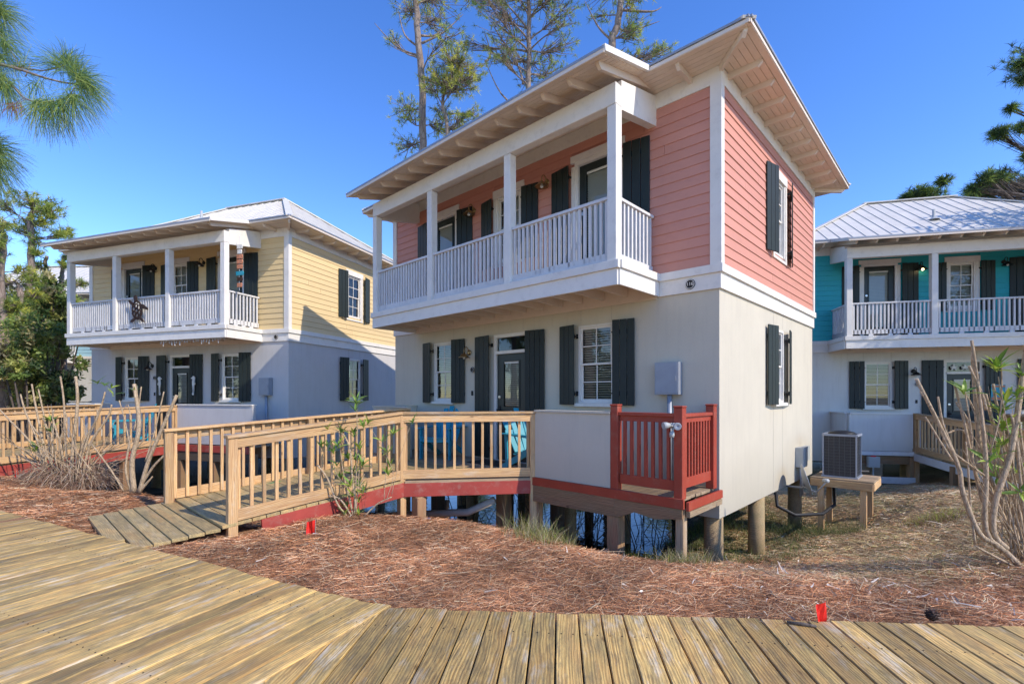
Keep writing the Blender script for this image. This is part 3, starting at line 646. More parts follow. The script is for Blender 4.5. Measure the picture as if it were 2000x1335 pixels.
    for k in range(nbd):
        q=.02+bwid*(k+.5); zz=ze-.003
        P('soffit_board','soffit',sof,(x0+.02+ (e-.03-q),y0+.01+ (e-.03-q)-.0,zz),(x1-.02-(e-.03-q),y0+.01+(e-.03-q),zz),bwid-.005,.010,bev=.002)
        P('soffit_board','soffit',sof,(x1-.01-(e-.03-q),y0+.02+(e-.03-q)+bwid*.5,zz),(x1-.01-(e-.03-q),y1-.02-(e-.03-q)-bwid*.5,zz),bwid-.005,.010,bev=.002)
        P('soffit_board','soffit',sof,(x0+.01+(e-.03-q),y0+.02+(e-.03-q)+bwid*.5,zz),(x0+.01+(e-.03-q),y1-.02-(e-.03-q)-bwid*.5,zz),bwid-.005,.010,bev=.002)
    def tail(p0,p1,h=.085,w_=.045):
        p0=Vector(p0);p1=Vector(p1); d=(p1-p0); L=d.length; d.normalize(); m=MB(); s=d.cross(Vector((0,0,1)))
        prism(m,[(0,0),(L,0),(L,-h*.45),(L-.05,-h),(0,-h)],p0,d,(0,0,1),-w_/2,w_/2,s); m.build('rafter_tail','soffit',roof)
    n=10
    for k in range(n):
        y=.22+(WD-.44)*k/(n-1); tail((.036,y,ze+.001),(.45,y,ze+.001)); tail((-LN-.036,y,ze+.001),(-LN-.45,y,ze+.001))
    for x in (-.36,): 
        tail((x,-.036,ze+.001),(x,-.45,ze+.001)); tail((-LN-x,-.036,ze+.001),(-LN-x,-.45,ze+.001))
    for k in range(13): 
        x=-.35-(LN-.7)*k/12; tail((x,WD+.036,ze+.001),(x,WD+.45,ze+.001))
    tail((.03,-.03,ze+.001),(.47,-.47,ze+.001)); tail((-LN-.03,-.03,ze+.001),(-LN-.47,-.47,ze+.001)); tail((.03,WD+.03,ze+.001),(.47,WD+.47,ze+.001)); tail((-LN-.03,WD+.03,ze+.001),(-LN-.47,WD+.47,ze+.001))
    # porch roof: lower pitch, sloping to the front
    pxr,pxl=br+.10,bl-.10; yf=-1.58
    def pz(y): return 5.748+(5.47-5.748)*((y+.53)/(yf+.53))   # underside
    m=MB(); prism(m,[(-.05,pz(-.05)+.0),(yf,pz(yf)),(yf,pz(yf)+.03),(-.05,pz(-.05)+.03)],(pxl,0,0),(0,1,0),(0,0,1),.02,pxr-pxl-.02,(1,0,0)); pr=m.build('porch_roof','soffit',roof)
    m=MB(); prism(m,[(-.50,pz(-.5)+.032),(yf-.03,pz(yf)+.032),(yf-.03,pz(yf)+.065),(-.50,pz(-.5)+.065)],(pxl,0,0),(0,1,0),(0,0,1),0,pxr-pxl,(1,0,0)); m.build('porch_roof_sheet','metal',roof)
    m=MB(); m.bar((pxl,yf-.012,pz(yf)+.015),(pxr,yf-.012,pz(yf)+.015),.025,.06); m.build('porch_eave_board','soffit',roof)
    m=MB()
    for x in (pxl,pxr): m.bar((x,yf-.02,pz(yf)+.035),(x,-.54,pz(-.54)+.035),.04,.075)
    m.build('rake_board','white',roof)
    yb=yf+.02
    while yb<-.10:
        P('soffit_board','soffit',pr,(pxl+.03,yb+.043,pz(yb+.043)-.003),(pxr-.03,yb+.043,pz(yb+.043)-.003),.084,.010,up=(0,-(5.47-5.748)/(yf+.53),1),bev=.002); yb+=.089
    k=0; xs=bl+.12
    while xs<br:
        m=MB(); h=.10
        prism(m,[(-.05,pz(-.05)-.001),(yf+.10,pz(yf+.10)-.001),(yf+.10,pz(yf+.10)-.04),(yf+.16,pz(yf+.16)-h),(-.05,pz(-.05)-h)],(xs,0,0),(0,1,0),(0,0,1),-.022,.022,(1,0,0)); m.build('rafter','soffit',roof); xs+=.43
    if o.get('vent'):
        vx,vy=o['vent']; dd=(vy-y0)/(ry-y0); z=zt+(zr-zt)*dd; m=MB(); m.lathe([(.13,-.02),(.05,.05),(.035,.06),(.035,.26),(0,.26)],(vx,vy,z),14); m.build('vent_pipe','plastic',roof,True)
    # round timber piles
    for (x,y) in [(a,b) for a in (-.13,-2.5,-4.9,-7.27) for b in (.15,1.92,4.25)]:
        c=H.matrix_basis@Vector((x,y,0)) if False else None
        wx=loc[0]+x*math.cos(rz)-y*math.sin(rz); wy=loc[1]+x*math.sin(rz)+y*math.cos(rz); zg=min(hz(wx,wy)-.25-loc[2],-.9)
        m=MB(); m.tube([(x,y,zg),(x,y,(zg-.07)/2),(x,y,.06)],[.128,.122,.118],16); pl=m.build('pile','pile',H,True)
    # beams on the piles
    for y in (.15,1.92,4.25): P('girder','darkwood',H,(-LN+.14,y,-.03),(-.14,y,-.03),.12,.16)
    return H,shs,rails
mj,nj_,bj_=_m('stucco_joint_line'); bj_.inputs['Base Color'].default_value=(.42,.38,.32,1); M['stuccojoint']=mj

# ---- decks and ramps, in cottage coordinates
def wood_rail(par,p0,p1,z0,z1,side,mat='pine',post0=True,post1=True,hh=.94,postz=(-.5,-.5),nm='railing',midpost=0,capmat=None):
    """timber railing from p0 to p1 (xy) over floor heights z0,z1; side = outward normal sign"""
    a=Vector((*p0,z0)); b=Vector((*p1,z1)); d=(b-a); flat=Vector((d.x,d.y,0)); L=flat.length; dn=d.normalized(); s=Vector((d.y,-d.x,0)).normalized()*side
    o_=P(nm,capmat or mat,par,a+Vector((0,0,hh))-dn*.06,b+Vector((0,0,hh))+dn*.04,.14,.034)
    P('top_rail',mat,o_,a+Vector((0,0,hh-.075))+s*.028,b+Vector((0,0,hh-.075))+s*.028,.105,.034,up=s)
    P('bottom_rail',mat,o_,a+Vector((0,0,.085))+s*.028,b+Vector((0,0,.085))+s*.028,.125,.034,up=s)
    n=max(2,int(round(L/.137)))
    for k in range(n):
        t=(k+.5)/n; q=a+(b-a)*t+Vector((random.uniform(-.004,.004),0,0)); tilt=Vector((random.uniform(-.006,.006),random.uniform(-.006,.006),0))
        P('baluster',mat,o_,q+Vector((0,0,.035))-s*.01,q+Vector((0,0,hh-.02))-s*.01+tilt,.036,.034,up=s,bev=.002)
    for f_,q,pz in ((post0,a,postz[0]),(post1,b,postz[1])):
        if f_: P('post',mat,o_,Vector((q.x,q.y,pz))+s*.005,q+Vector((0,0,hh-.02))+s*.005,.095,.095,up=s,bev=.005)
    for k in range(midpost):
        q=a+(b-a)*((k+1)/(midpost+1)); P('post',mat,o_,Vector((q.x,q.y,q.z-.3))-s*.06,q+Vector((0,0,hh-.02))-s*.06,.09,.09,up=s,bev=.005)
    return o_
def boards_x(par,x0,x1,y0,y1,z0,z1,mat,name='deck_board',sp=.146):
    """boards running along X, laid side by side along Y"""
    n=int(round((y1-y0)/sp)); w_=(y1-y0)/n
    for k in range(n):
        ya=y0+w_*k; yb=ya+w_; za=z0+(z1-z0)*k/n; zb=z0+(z1-z0)*(k+1)/n
        P(name,mat,par,(x0+random.uniform(-.01,.01),(ya+yb)/2,(za+zb)/2-.019),(x1+random.uniform(-.01,.01),(ya+yb)/2,(za+zb)/2-.019),w_-.008,.036,up=(0,-(zb-za),w_))
FL=.33
def halfwall(par,pts,stu,z0=.355,z1=1.31,t=.1):
    m=MB()
    for (a,b) in pts:
        m.bar((a[0],a[1],(z0+z1-.03)/2),(b[0],b[1],(z0+z1-.03)/2),t,z1-.03-z0)
    o_=m.build('half_wall',stu,par); m=MB()
    for (a,b) in pts: m.bar((a[0],a[1],z1-.013),(b[0],b[1],z1-.013),t+.05,.026)
    m.build('wall_cap','white' if stu!='stucco_cream' else 'stucco_cream',o_); return o_
CYN=-1.0

# ================================================================== the pink cottage
AM=R(-43.29); LM=(2.669,6.26,0)
pink,_,_=cottage('pink_cottage','two storey cottage with pink siding over cream stucco, number 116, centre of the scene',LM,AM,'pink','stucco_cream',{'num':'116','brz':3.27})
def world(loc,rz,x,y,z=0):
    return Vector((loc[0]+x*math.cos(rz)-y*math.sin(rz),loc[1]+x*math.sin(rz)+y*math.cos(rz),loc[2]+z))
def gl(loc,rz,x,y): p=world(loc,rz,x,y); return hz(p.x,p.y)-loc[2]

dk=thing('porch_deck','timber porch deck and ramp with pine railings in front of the pink cottage','deck',LM,AM)
g=lambda x,y: gl(LM,AM,x,y)-.25
# floor boards
boards_x(dk,-LN+.6,-.06,-1.02,-.02,FL,FL,'oldpine')
boards_x(dk,-5.38,-3.41,-2.49,-1.03,FL,FL,'rampplank')
boards_x(dk,-5.38,-3.40,-4.75,-2.5,.14,FL,'rampplank','ramp_plank')
# planks of the ramp foot, cut where they meet the boardwalk
NL=world(LM,AM,0,0)
cX=Vector((math.cos(AM),math.sin(AM),0)); cY=Vector((-math.sin(AM),math.cos(AM),0))
for k in range(6):
    y=-4.83-k*.146; sh=.0
    p0=world(LM,AM,-5.38,y); p1=world(LM,AM,-3.40,y); p0.z=p1.z=0
    # shorten against boardwalk edge
    def clipline(p,q):
        e=bedge; nrm=Vector((-e.y,e.x,0)); 
        if nrm.y<0: nrm=-nrm
        sa=(p-CN).dot(nrm)-.02; sb=(q-CN).dot(nrm)-.02
        if sa>0 and sb>0: return p,q
        if sa<=0 and sb<=0: return None
        c=p+(q-p)*(sa/(sa-sb)); return (p,c) if sa>0 else (c,q)
    c=clipline(p0,p1)
    if c and (c[1]-c[0]).length>.15:
        zz=.115-.010*k-.019; a,b=c
        i0=Matrix.Rotation(-AM,4,'Z')@(a-Vector(LM)); i1=Matrix.Rotation(-AM,4,'Z')@(b-Vector(LM))
        P('ramp_plank','rampplank',dk,(i0.x,i0.y,zz),(i1.x,i1.y,zz),.139,.036)
# railings
wood_rail(dk,(-3.45,-4.64),(-3.45,-2.49),.135,FL,1,postz=(g(-3.45,-4.64),g(-3.45,-2.49)))
wood_rail(dk,(-3.45,-2.49),(-2.28,-1.03),FL,FL,1,post0=False,postz=(0,g(-2.28,-1.0)))
wood_rail(dk,(-5.30,-4.83),(-5.30,-1.12),.125,FL,-1,postz=(g(-5.3,-4.8),g(-5.3,-1.1)),midpost=1)
# red painted edge boards
P('fascia_board','redfascia',dk,(-3.40,-4.35,.035),(-3.40,-2.49,.205),.20,.034,up=(1,0,0)); 
a=Vector((-3.40,-2.49,.20)); b=Vector((-2.26,-1.06,.20)); P('fascia_board','redfascia',dk,a,b,.19,.034,up=((b-a).y,-(b-a).x,0))
P('fascia_board','redfascia',dk,(-5.385,-4.3,.03),(-5.385,-1.1,.205),.20,.034,up=(-1,0,0))
# edge deck boards on the angled part
m=(a+b)/2; P('deck_board','oldpine',dk,(a.x-.03,a.y+.05,FL-.02),(b.x-.04,b.y+.05,FL-.02),.14,.034)
mm_=MB(); prism(mm_,[(0,0),(1.12,1.40),(.0,1.40)],(-3.40,-2.44,FL-.038),(1,0,0),(0,1,0),0,.034,(0,0,1)); mm_.build('corner_decking','oldpine',dk)
hw=halfwall(dk,[((-2.22,-1.0),(-.97,-1.0))],'stucco_cream',.345)
halfwall(dk,[((-6.6,-1.0),(-5.4,-1.0)),((-6.6,-.94),(-6.6,-.01))],'stucco_cream',.345)
P('red_trim','red',dk,(-2.26,-1.06,.285),(-.0,-1.06,.285),.115,.036,up=(0,-1,0))
P('red_trim','red',dk,(.03,-1.04,.26),(.03,-.01,.26),.10,.036,up=(1,0,0))
# beams and posts
P('beam','beamwood',dk,(-2.24,-1.045,.115),(-.90,-1.045,.115),.235,.06,up=(0,-1,0)); 
bmm=MB(); prism(bmm,[(-.90,.225),(-.02,.225),(-.02,.12),(-.35,.06),(-.62,.10),(-.80,.02),(-.90,0)],(0,-1.07,0),(1,0,0),(0,0,1),0,.045,(0,1,0)); bmm.build('bracket_beam','beamwood',dk)
P('beam','oldpine',dk,(.02,-1.0,.165),(.02,-.02,.165),.07,.05,up=(1,0,0))
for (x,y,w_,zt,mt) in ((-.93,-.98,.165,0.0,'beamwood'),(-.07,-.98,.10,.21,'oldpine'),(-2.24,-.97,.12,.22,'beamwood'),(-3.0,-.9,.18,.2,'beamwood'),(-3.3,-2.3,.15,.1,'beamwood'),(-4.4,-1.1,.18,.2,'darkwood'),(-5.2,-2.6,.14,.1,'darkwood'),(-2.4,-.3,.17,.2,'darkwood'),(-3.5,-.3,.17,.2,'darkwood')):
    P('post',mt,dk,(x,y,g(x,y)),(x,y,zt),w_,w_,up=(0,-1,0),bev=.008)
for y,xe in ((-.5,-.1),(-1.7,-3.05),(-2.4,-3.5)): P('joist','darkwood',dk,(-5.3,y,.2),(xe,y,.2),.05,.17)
# fallen retaining timbers between the posts
P('ground_timber','oldpine',dk,(-2.15,-1.02,g(-2.1,-1.1)+.30),(-.98,-1.10,g(-1,-1.1)+.33),.10,.12)
P('ground_timber','beamwood',dk,(-3.6,-1.9,g(-3.6,-2)+.33),(-2.30,-1.15,g(-2.3,-1.2)+.32),.10,.14)
# red guard rail at the right end
rr=P('red_guard_rail','red',dk,(-.90,-1.0,1.29),(-.13,-1.0,1.29),.085,.04)
P('bottom_rail','red',rr,(-.85,-1.0,.475),(-.13,-1.0,.475),.12,.036,up=(0,-1,0)); P('top_rail','red',rr,(-.85,-1.0,1.235),(-.13,-1.0,1.235),.07,.034,up=(0,-1,0))
for k in range(7):
    x=-.79+.096*k; P('baluster','red',rr,(x+random.uniform(-.004,.004),-1.0,.53),(x+random.uniform(-.006,.006),-1.0,1.21),.038,.036,up=(0,-1,0))
for (x,y,zt) in ((-.915,-1.0,1.385),(-.075,-1.0,1.375),(-.065,-.10,1.385)):
    P('red_post','red',rr,(x,y,.33),(x,y,zt),.105,.105,up=(0,-1,0),bev=.006); P('post_cap','red',rr,(x,y,zt),(x,y,zt+.022),.12,.12,up=(0,-1,0),bev=.008)
r2=P('red_guard_rail','red',dk,(-.07,-.95,1.285),(-.065,-.16,1.285),.085,.04); P('bottom_rail','red',r2,(-.07,-.95,.50),(-.065,-.16,.50),.12,.036,up=(1,0,0)); P('top_rail','red',r2,(-.07,-.95,1.235),(-.065,-.16,1.235),.07,.034,up=(1,0,0))
for k in range(9): y=-.88+.086*k; P('baluster','red',r2,(-.07,y,.55),(-.07,y,1.21),.036,.036,up=(1,0,0))
# pipe and green mat
mb=MB(); mb.tube([(-4.6,-2.2,-.42),(-3.1,-1.55,-.22),(-2.75,-1.35,-.02)],.055,10); tag(mb.build('drain_pipe','pvc',dk,True))
# ---- things on the porch
def at(o,loc,rz,x,y,z,a=0):
    p=world(loc,rz,x,y,z); o.location=p; o.rotation_euler=(0,0,rz+a); return o
def adirondack(label,mat='tealplastic'):
    """deck chair: slatted fan back, wide arms, sloped seat; front faces local -Y"""
    T=thing('deck_chair',label,'chair',group='turquoise porch chairs')
    for k in range(5):
        x=-.22+.11*k; h=.98-.05*abs(k-2)**1.3
        P('back_slat',mat,T,(x*.85,.18,.30),(x*1.15,.52,h),.095,.02,up=(0,-1,.35),bev=.006)
    for k in range(6):
        y=-.30+.09*k; P('seat_slat',mat,T,(-.26,y,.40-.13*(k/5)),(.26,y,.40-.13*(k/5)),.075,.02,bev=.004)
    for s in (-1,1):
        P('front_leg',mat,T,(s*.29,-.30,0),(s*.29,-.30,.56),.10,.025,up=(1,0,0)); P('rear_leg',mat,T,(s*.27,-.33,.38),(s*.27,.55,.0),.10,.025,up=(1,0,0)); P('arm',mat,T,(s*.32,-.40,.575),(s*.32,.36,.585),.14,.022,bev=.006)
        P('arm_support',mat,T,(s*.30,.30,.06),(s*.30,.34,.57),.07,.022,up=(1,0,0))
    P('back_rail',mat,T,(-.30,.36,.60),(.30,.36,.60),.08,.022,up=(0,-1,.3)); P('apron',mat,T,(-.29,-.30,.36),(.29,-.30,.36),.09,.02,up=(0,-1,0))
    return T
at(adirondack('turquoise slatted deck chair on the pink cottage porch, left of the door'),LM,AM,-5.05,-.50,FL,R(28))
at(adirondack('turquoise deck chair on the pink cottage porch tucked behind the stucco half wall'),LM,AM,-2.62,-.62,FL,R(75))
mt=MB(); mt.box(-.42,.42,-.22,.22,0,.012); o_=mt.build('doormat','blackrubber'); tag(o_,'dark doormat on the porch boards at the pink cottage door','doormat'); at(o_,LM,AM,-3.75,-.42,FL+.002)
gm=MB(); gm.tube([(0,0,.01),(.22,.02,.03),(.42,-.06,.02),(.55,.05,.025),(.75,.03,.01)],[.015,.05,.03,.055,.015],8); o_=gm.build('green_mat','greenmat',None,True); tag(o_,'crumpled green mat lying on the ramp by the far railing','mat'); at(o_,LM,AM,-5.12,-3.75,.205,R(85)); o_.scale=(1,1,.6)
# flood light with two heads on the red post
fl=thing('flood_light','twin headed grey security flood light with sensor on the red corner post','flood light',group=None)
m=MB(); m.lathe([(0,0),(.05,0),(.05,.03),(0,.035)],(0,0,0),14,(0,-1,0)); m.build('base_plate','plastic',fl,True)
for s in (-1,1):
    m=MB(); d=Vector((s*.55,-.75,-.1)).normalized(); m.tube([(0,-.03,0),(s*.05,-.06,.01)],.012,8); m.lathe([(0,-.06),(.03,-.055),(.048,-.01),(.055,.05),(.05,.052),(.0,.03)],(s*.08,-.09,.01),14,tuple(d)); m.build('lamp_head','plastic' if s<0 else 'metal',fl,True)
m=MB(); m.tube([(0,-.03,-.03),(.0,-.07,-.09)],.014,8); m.lathe([(0,-.045),(.03,-.04),(.038,0),(.03,.04),(0,.05)],(0,-.08,-.12),12); m.build('motion_sensor','plastic',fl,True)
at(fl,LM,AM,-.115,-1.06,1.165); fl.scale=(.78,.78,.78)

# ---- beside the right-hand wall of the pink cottage
mbx=thing('meter_box','pair of pale grey electrical boxes on the right wall of the pink cottage','meter box',world(LM,AM,0,0),AM)
m=MB(); m.box(.002,.13,3.72,4.02,.20,.56); m.build('box_body','plastic',mbx); m=MB(); m.box(.002,.09,4.12,4.42,.28,.55); m.build('second_box','plastic',mbx)
m=MB(); m.box(.131,.14,3.74,4.0,.22,.54); m.build('box_lid','plastic',mbx); m=MB()
for y in (3.8,3.9,3.98): m.tube([(.06,y,.2),(.07,y+.02,-.05),(.05,y+.05,-.35)],.014,7)
m.build('conduit','metal',mbx,True)
dish=thing('satellite_dish','small grey satellite dish turned to the sun on a pipe by the meter boxes','satellite dish',world(LM,AM,.30,2.78,-.26),AM)
m=MB(); prof=[(.0,0),(.08,.006),(.16,.022),(.23,.045),(.265,.06),(.27,.063),(.265,.068),(.23,.06),(.16,.032),(.0,.01)]; m.lathe(prof,(0,.12,.36),22,(.93,.30,.30)); m.build('dish','metal',dish,True)
m=MB(); m.tube([(-.50,.5,.18),(-.2,.3,.2),(0,.2,.22),(0,.14,.36)],.018,8); m.tube([(.0,.15,.25),(.25,-.10,.22),(.40,-.22,.42)],.012,6); m.build('mount_arm','metal',dish,True)
m=MB(); m.lathe([(0,-.04),(.03,-.04),(.035,.04),(0,.05)],(.40,-.22,.44),10,(-.72,.55,-.1)); m.build('receiver','plastic',dish,True)
m=MB(); pts=[world(LM,AM,.0,2.5,-.1),world(LM,AM,.06,2.35,-.28),world(LM,AM,.28,2.5,-.42),world(LM,AM,.55,3.1,-.46),world(LM,AM,.6,3.8,-.42),world(LM,AM,.5,4.3,-.2),world(LM,AM,.45,4.5,.1),world(LM,AM,1.0,4.6,.12)]
tag(bpy.data.objects and m.tube(pts,.028,10) or m.build('black_hose','blackrubber',None,True),'black insulated line drooping from the pink cottage corner to the condenser','pipe')
# air conditioner on its timber stand
AX=world(LM,AM,0,0); S0=Vector((5.98,8.85,0)); ar=AM
st=thing('timber_stand','pine timber stand carrying the air conditioner beside the pink cottage','stand',(5.98,8.72,0),ar)
for k in range(6): P('top_board','oldpine',st,(-.46,-.36+.145*k,.055),(.46,-.36+.145*k,.055),.138,.035)
for (a,b,u) in (((-.45,-.43,-.02),(.45,-.43,-.02),(0,-1,0)),((-.45,.43,-.02),(.45,.43,-.02),(0,-1,0)),((-.45,-.41,-.02),(-.45,.41,-.02),(1,0,0)),((.45,-.41,-.02),(.45,.41,-.02),(1,0,0))): P('apron_board','pine',st,a,b,.125,.036,up=u)
for sx in (-1,1):
    for sy in (-1,1):
        q=world((5.98,8.72,0),ar,sx*.31,sy*.36); P('leg','pine',st,(sx*.31,sy*.36,hz(q.x,q.y)-.1),(sx*.31,sy*.36,.035),.09,.09,up=(0,-1,0))
ac=thing('air_conditioner','dark grey slatted air conditioning condenser standing on the pine stand','air conditioner',(5.93,8.74,.075),ar)
A_=.235; m=MB(); m.box(-.23,.23,-.23,.23,.02,.74); m.build('coil','acfin',ac); m=MB(); m.box(-.27,.27,-.27,.27,0,.025); m.build('base_pan','metal',ac)
m=MB()
for z in np.arange(.06,.75,.052):
    for (x0_,x1_,y0_,y1_) in ((-.24,.24,-.246,-.24),(-.24,.24,.24,.246),(-.246,-.24,-.24,.24),(.24,.246,-.24,.24)): m.box(x0_,x1_,y0_,y1_,z,z+.004)
for u in np.arange(-.24,.25,.08):
    m.box(u-.003,u+.003,-.248,-.242,.03,.74); m.box(u-.003,u+.003,.242,.248,.03,.74); m.box(.242,.248,u-.003,u+.003,.03,.74); m.box(-.248,-.242,u-.003,u+.003,.03,.74)
m.build('wire_guard','darkwire',ac)
m=MB()
for a,b in (((-.25,-.25),(.25,-.25)),((.25,-.25),(.25,.25)),((.25,.25),(-.25,.25)),((-.25,.25),(-.25,-.25))): m.bar((*a,.745),(*b,.745),.03,.035)
for sx,sy in ((-1,-1),(1,-1),(1,1),(-1,1)): m.box(*sorted((sx*.235,sx*.255)),*sorted((sy*.235,sy*.255)),.02,.74)
m.build('top_frame','metal',ac)
m=MB(); m.lathe([(.20,.74),(.22,.765),(.19,.79),(.08,.815),(0,.82)],(0,0,0),20); m.build('fan_grille','darkmetal',ac,True)

# ================================================================== the yellow cottage
AY=math.atan2(-(1322.4-1000),950); LY=((563.5-1000)/950*12.235,12.235,0)
yel,yshut,yrail=cottage('yellow_cottage','two storey cottage with yellow siding and shaded grey stucco, left of the pink cottage',LY,AY,'yellow','stucco_grey',{'lampmat':'darkmetal','vent':(-4.2,1.0)})
dy=thing('porch_deck','timber porch deck and ramp with red edge boards in front of the yellow cottage','deck',LY,AY)
gy=lambda x,y: gl(LY,AY,x,y)-.25
boards_x(dy,-6.8,-.1,-1.02,-.02,FL,FL,'oldpine'); boards_x(dy,-5.3,-2.5,-5.2,-1.03,.24,FL,'rampplank','ramp_plank')
wood_rail(dy,(-2.5,-5.2),(-2.5,-1.05),.22,FL,1,postz=(gy(-2.5,-5),gy(-2.5,-1)),midpost=0); wood_rail(dy,(-5.35,-5.2),(-5.35,-1.05),.22,FL,-1,postz=(gy(-5.3,-5),gy(-5.3,-1)))
P('fascia_board','redfascia',dy,(-2.44,-5.2,.12),(-2.44,-1.05,.205),.19,.034,up=(1,0,0)); P('fascia_board','redfascia',dy,(-2.44,-1.06,.24),(.0,-1.06,.24),.16,.036,up=(0,-1,0))
halfwall(dy,[((-2.45,-1.0),(-.05,-1.0))],'stucco_grey',.35); halfwall(dy,[((-6.6,-1.0),(-5.45,-1.0)),((-6.6,-.94),(-6.6,-.01))],'stucco_grey',.35)
P('beam','darkwood',dy,(-2.4,-1.03,.05),(-.05,-1.03,.05),.22,.06,up=(0,-1,0))
for (x,y) in ((-2.4,-.98),(-1.3,-.98),(-.1,-.98),(-2.55,-2.2),(-2.55,-3.6),(-5.2,-2.2),(-5.2,-3.6)): P('post','beamwood',dy,(x,y,gy(x,y)),(x,y,.15),.14,.14,up=(0,-1,0))
at(adirondack('turquoise deck chair on the yellow cottage porch behind the ramp railing'),LY,AY,-3.5,-1.45,FL,R(-25))
# sea horse ornaments on the lower door shutters
def outline_thing(name,label,cat,pts,loc,rz,mat,t=.015,group=None):
    bm=bmesh.new(); vs=[bm.verts.new((x,0,z)) for x,z in pts]; f=bm.faces.new(vs); bmesh.ops.triangulate(bm,faces=[f]); r=bmesh.ops.extrude_face_region(bm,geom=list(bm.faces)); bmesh.ops.translate(bm,vec=(0,-t,0),verts=[q for q in r['geom'] if isinstance(q,bmesh.types.BMVert)]); bmesh.ops.recalc_face_normals(bm,faces=bm.faces)
    me=bpy.data.meshes.new(name); bm.to_mesh(me); bm.free(); me.materials.append(M[mat]); o=bpy.data.objects.new(name,me); link(o); o.location=loc; o.rotation_euler=(0,0,rz); return tag(o,label,cat,group)
horse=[(0,.27),(.035,.265),(.055,.235),(.10,.215),(.10,.195),(.05,.195),(.035,.165),(.05,.13),(.062,.08),(.055,.03),(.035,-.03),(.02,-.09),(.03,-.15),(.055,-.19),(.06,-.225),(.035,-.25),(.0,-.24),(-.005,-.215),(.02,-.205),(.025,-.19),(.0,-.165),(-.012,-.10),(-.005,-.03),(-.015,.02),(-.045,.03),(-.06,.07),(-.035,.10),(-.01,.115),(-.02,.15),(-.045,.19),(-.04,.235)]
for (x,s,l) in ((-4.40,1,'pale seahorse ornament on the shutter left of the yellow cottage door'),(-3.09,-1,'pale seahorse ornament on the shutter right of the yellow cottage door')):
    p=world(LY,AY,x,-.105,1.78); outline_thing('seahorse_ornament',l,'ornament',[(a*s,b) for a,b in (horse if s>0 else horse[::-1])],p,AY,'blind',.015,'seahorses on the yellow cottage shutters')
# turtle on the balcony railing
tt=thing('turtle_ornament','rusty metal sea turtle hung on the yellow cottage balcony railing','ornament',world(LY,AY,-3.80,-1.10,3.70),AY)
def tortoise():
    m=MB(); n=18; pts=[(.17*math.cos(2*math.pi*k/n),.23*math.sin(2*math.pi*k/n)) for k in range(n)]
    for k in range(n):
        a=pts[k];b=pts[(k+1)%n]; m.bar((a[0],0,a[1]),(b[0],0,b[1]),.035,.02,up=(0,-1,0))
    for cx,cz in ((0,.10),(0,-.02),(0,-.14),(.09,.05),(-.09,.05),(.09,-.08),(-.09,-.08)):
        for k in range(6):
            a0=math.pi/3*k; a1=a0+math.pi/3; m.bar((cx+.062*math.cos(a0),-.01,cz+.062*math.sin(a0)),(cx+.062*math.cos(a1),-.01,cz+.062*math.sin(a1)),.028,.016,up=(0,-1,0))
    sh_=m.build('shell','rust',tt)
    for nm,pl in (('head',[(-.05,.22),(-.06,.32),(-.03,.38),(.03,.38),(.06,.32),(.05,.22)]),('flipper',[(.13,.14),(.25,.10),(.40,-.02),(.41,-.08),(.28,-.03),(.15,.02)]),('flipper',[(-.13,.14),(-.22,.22),(-.26,.30),(-.20,.30),(-.10,.20)]),('flipper',[(.10,-.18),(.20,-.28),(.23,-.36),(.15,-.33),(.05,-.22)]),('flipper',[(-.10,-.17),(-.24,-.22),(-.26,-.28),(-.16,-.27),(-.05,-.22)])):
        m=MB(); prism(m,pl,(0,0,0),(1,0,0),(0,0,1),0,.018,(0,-1,0)); m.build(nm,'rust',tt)
tortoise(); tt.rotation_euler=(0,R(-8),AY)
# hanging wind chime / totem on the yellow balcony
wc=thing('wind_chime','hanging wind chime of clay fish and tiles by the yellow cottage corner post','wind chime',world(LY,AY,-.72,-.80,5.1),AY)
m=MB(); m.tube([(0,0,.25),(0,0,-1.05)],.006,5); m.build('cord','wire',wc)
for k,(z,w_,c) in enumerate(((0.0,.16,'blind'),(-.12,.12,'blind'),(-.24,.17,'terracotta'),(-.36,.17,'terracotta'),(-.48,.16,'terracotta'),(-.64,.22,'tealplastic'),(-.78,.16,'rust'),(-.92,.14,'terracotta'))):
    m=MB(); prism(m,[(-w_/2,-.045),(w_/2,-.05),(w_*.6,.0),(w_/2,.05),(-w_/2,.045),(-w_*.42,0)],(0,0,z),(1,0,0),(0,0,1),-.012,.012,(0,1,0)); m.build('charm',c,wc)
# string of icicle lights under the yellow balcony
il=thing('string_lights','short string of clear icicle lights hanging under the yellow cottage balcony','string lights',world(LY,AY,0,0),AY)
m=MB(); m.tube([(-3.0,-1.05,2.89),(-.9,-1.05,2.89)],.005,5); m.build('cord','wire',il); m=MB()
for k in range(24):
    x=-3.0+.09*k; L=random.uniform(.03,.13); m.tube([(x,-1.05,2.885),(x+random.uniform(-.03,.03),-1.05,2.885-L)],[.004,.011],5)
m.build('light_drops','blind',il)

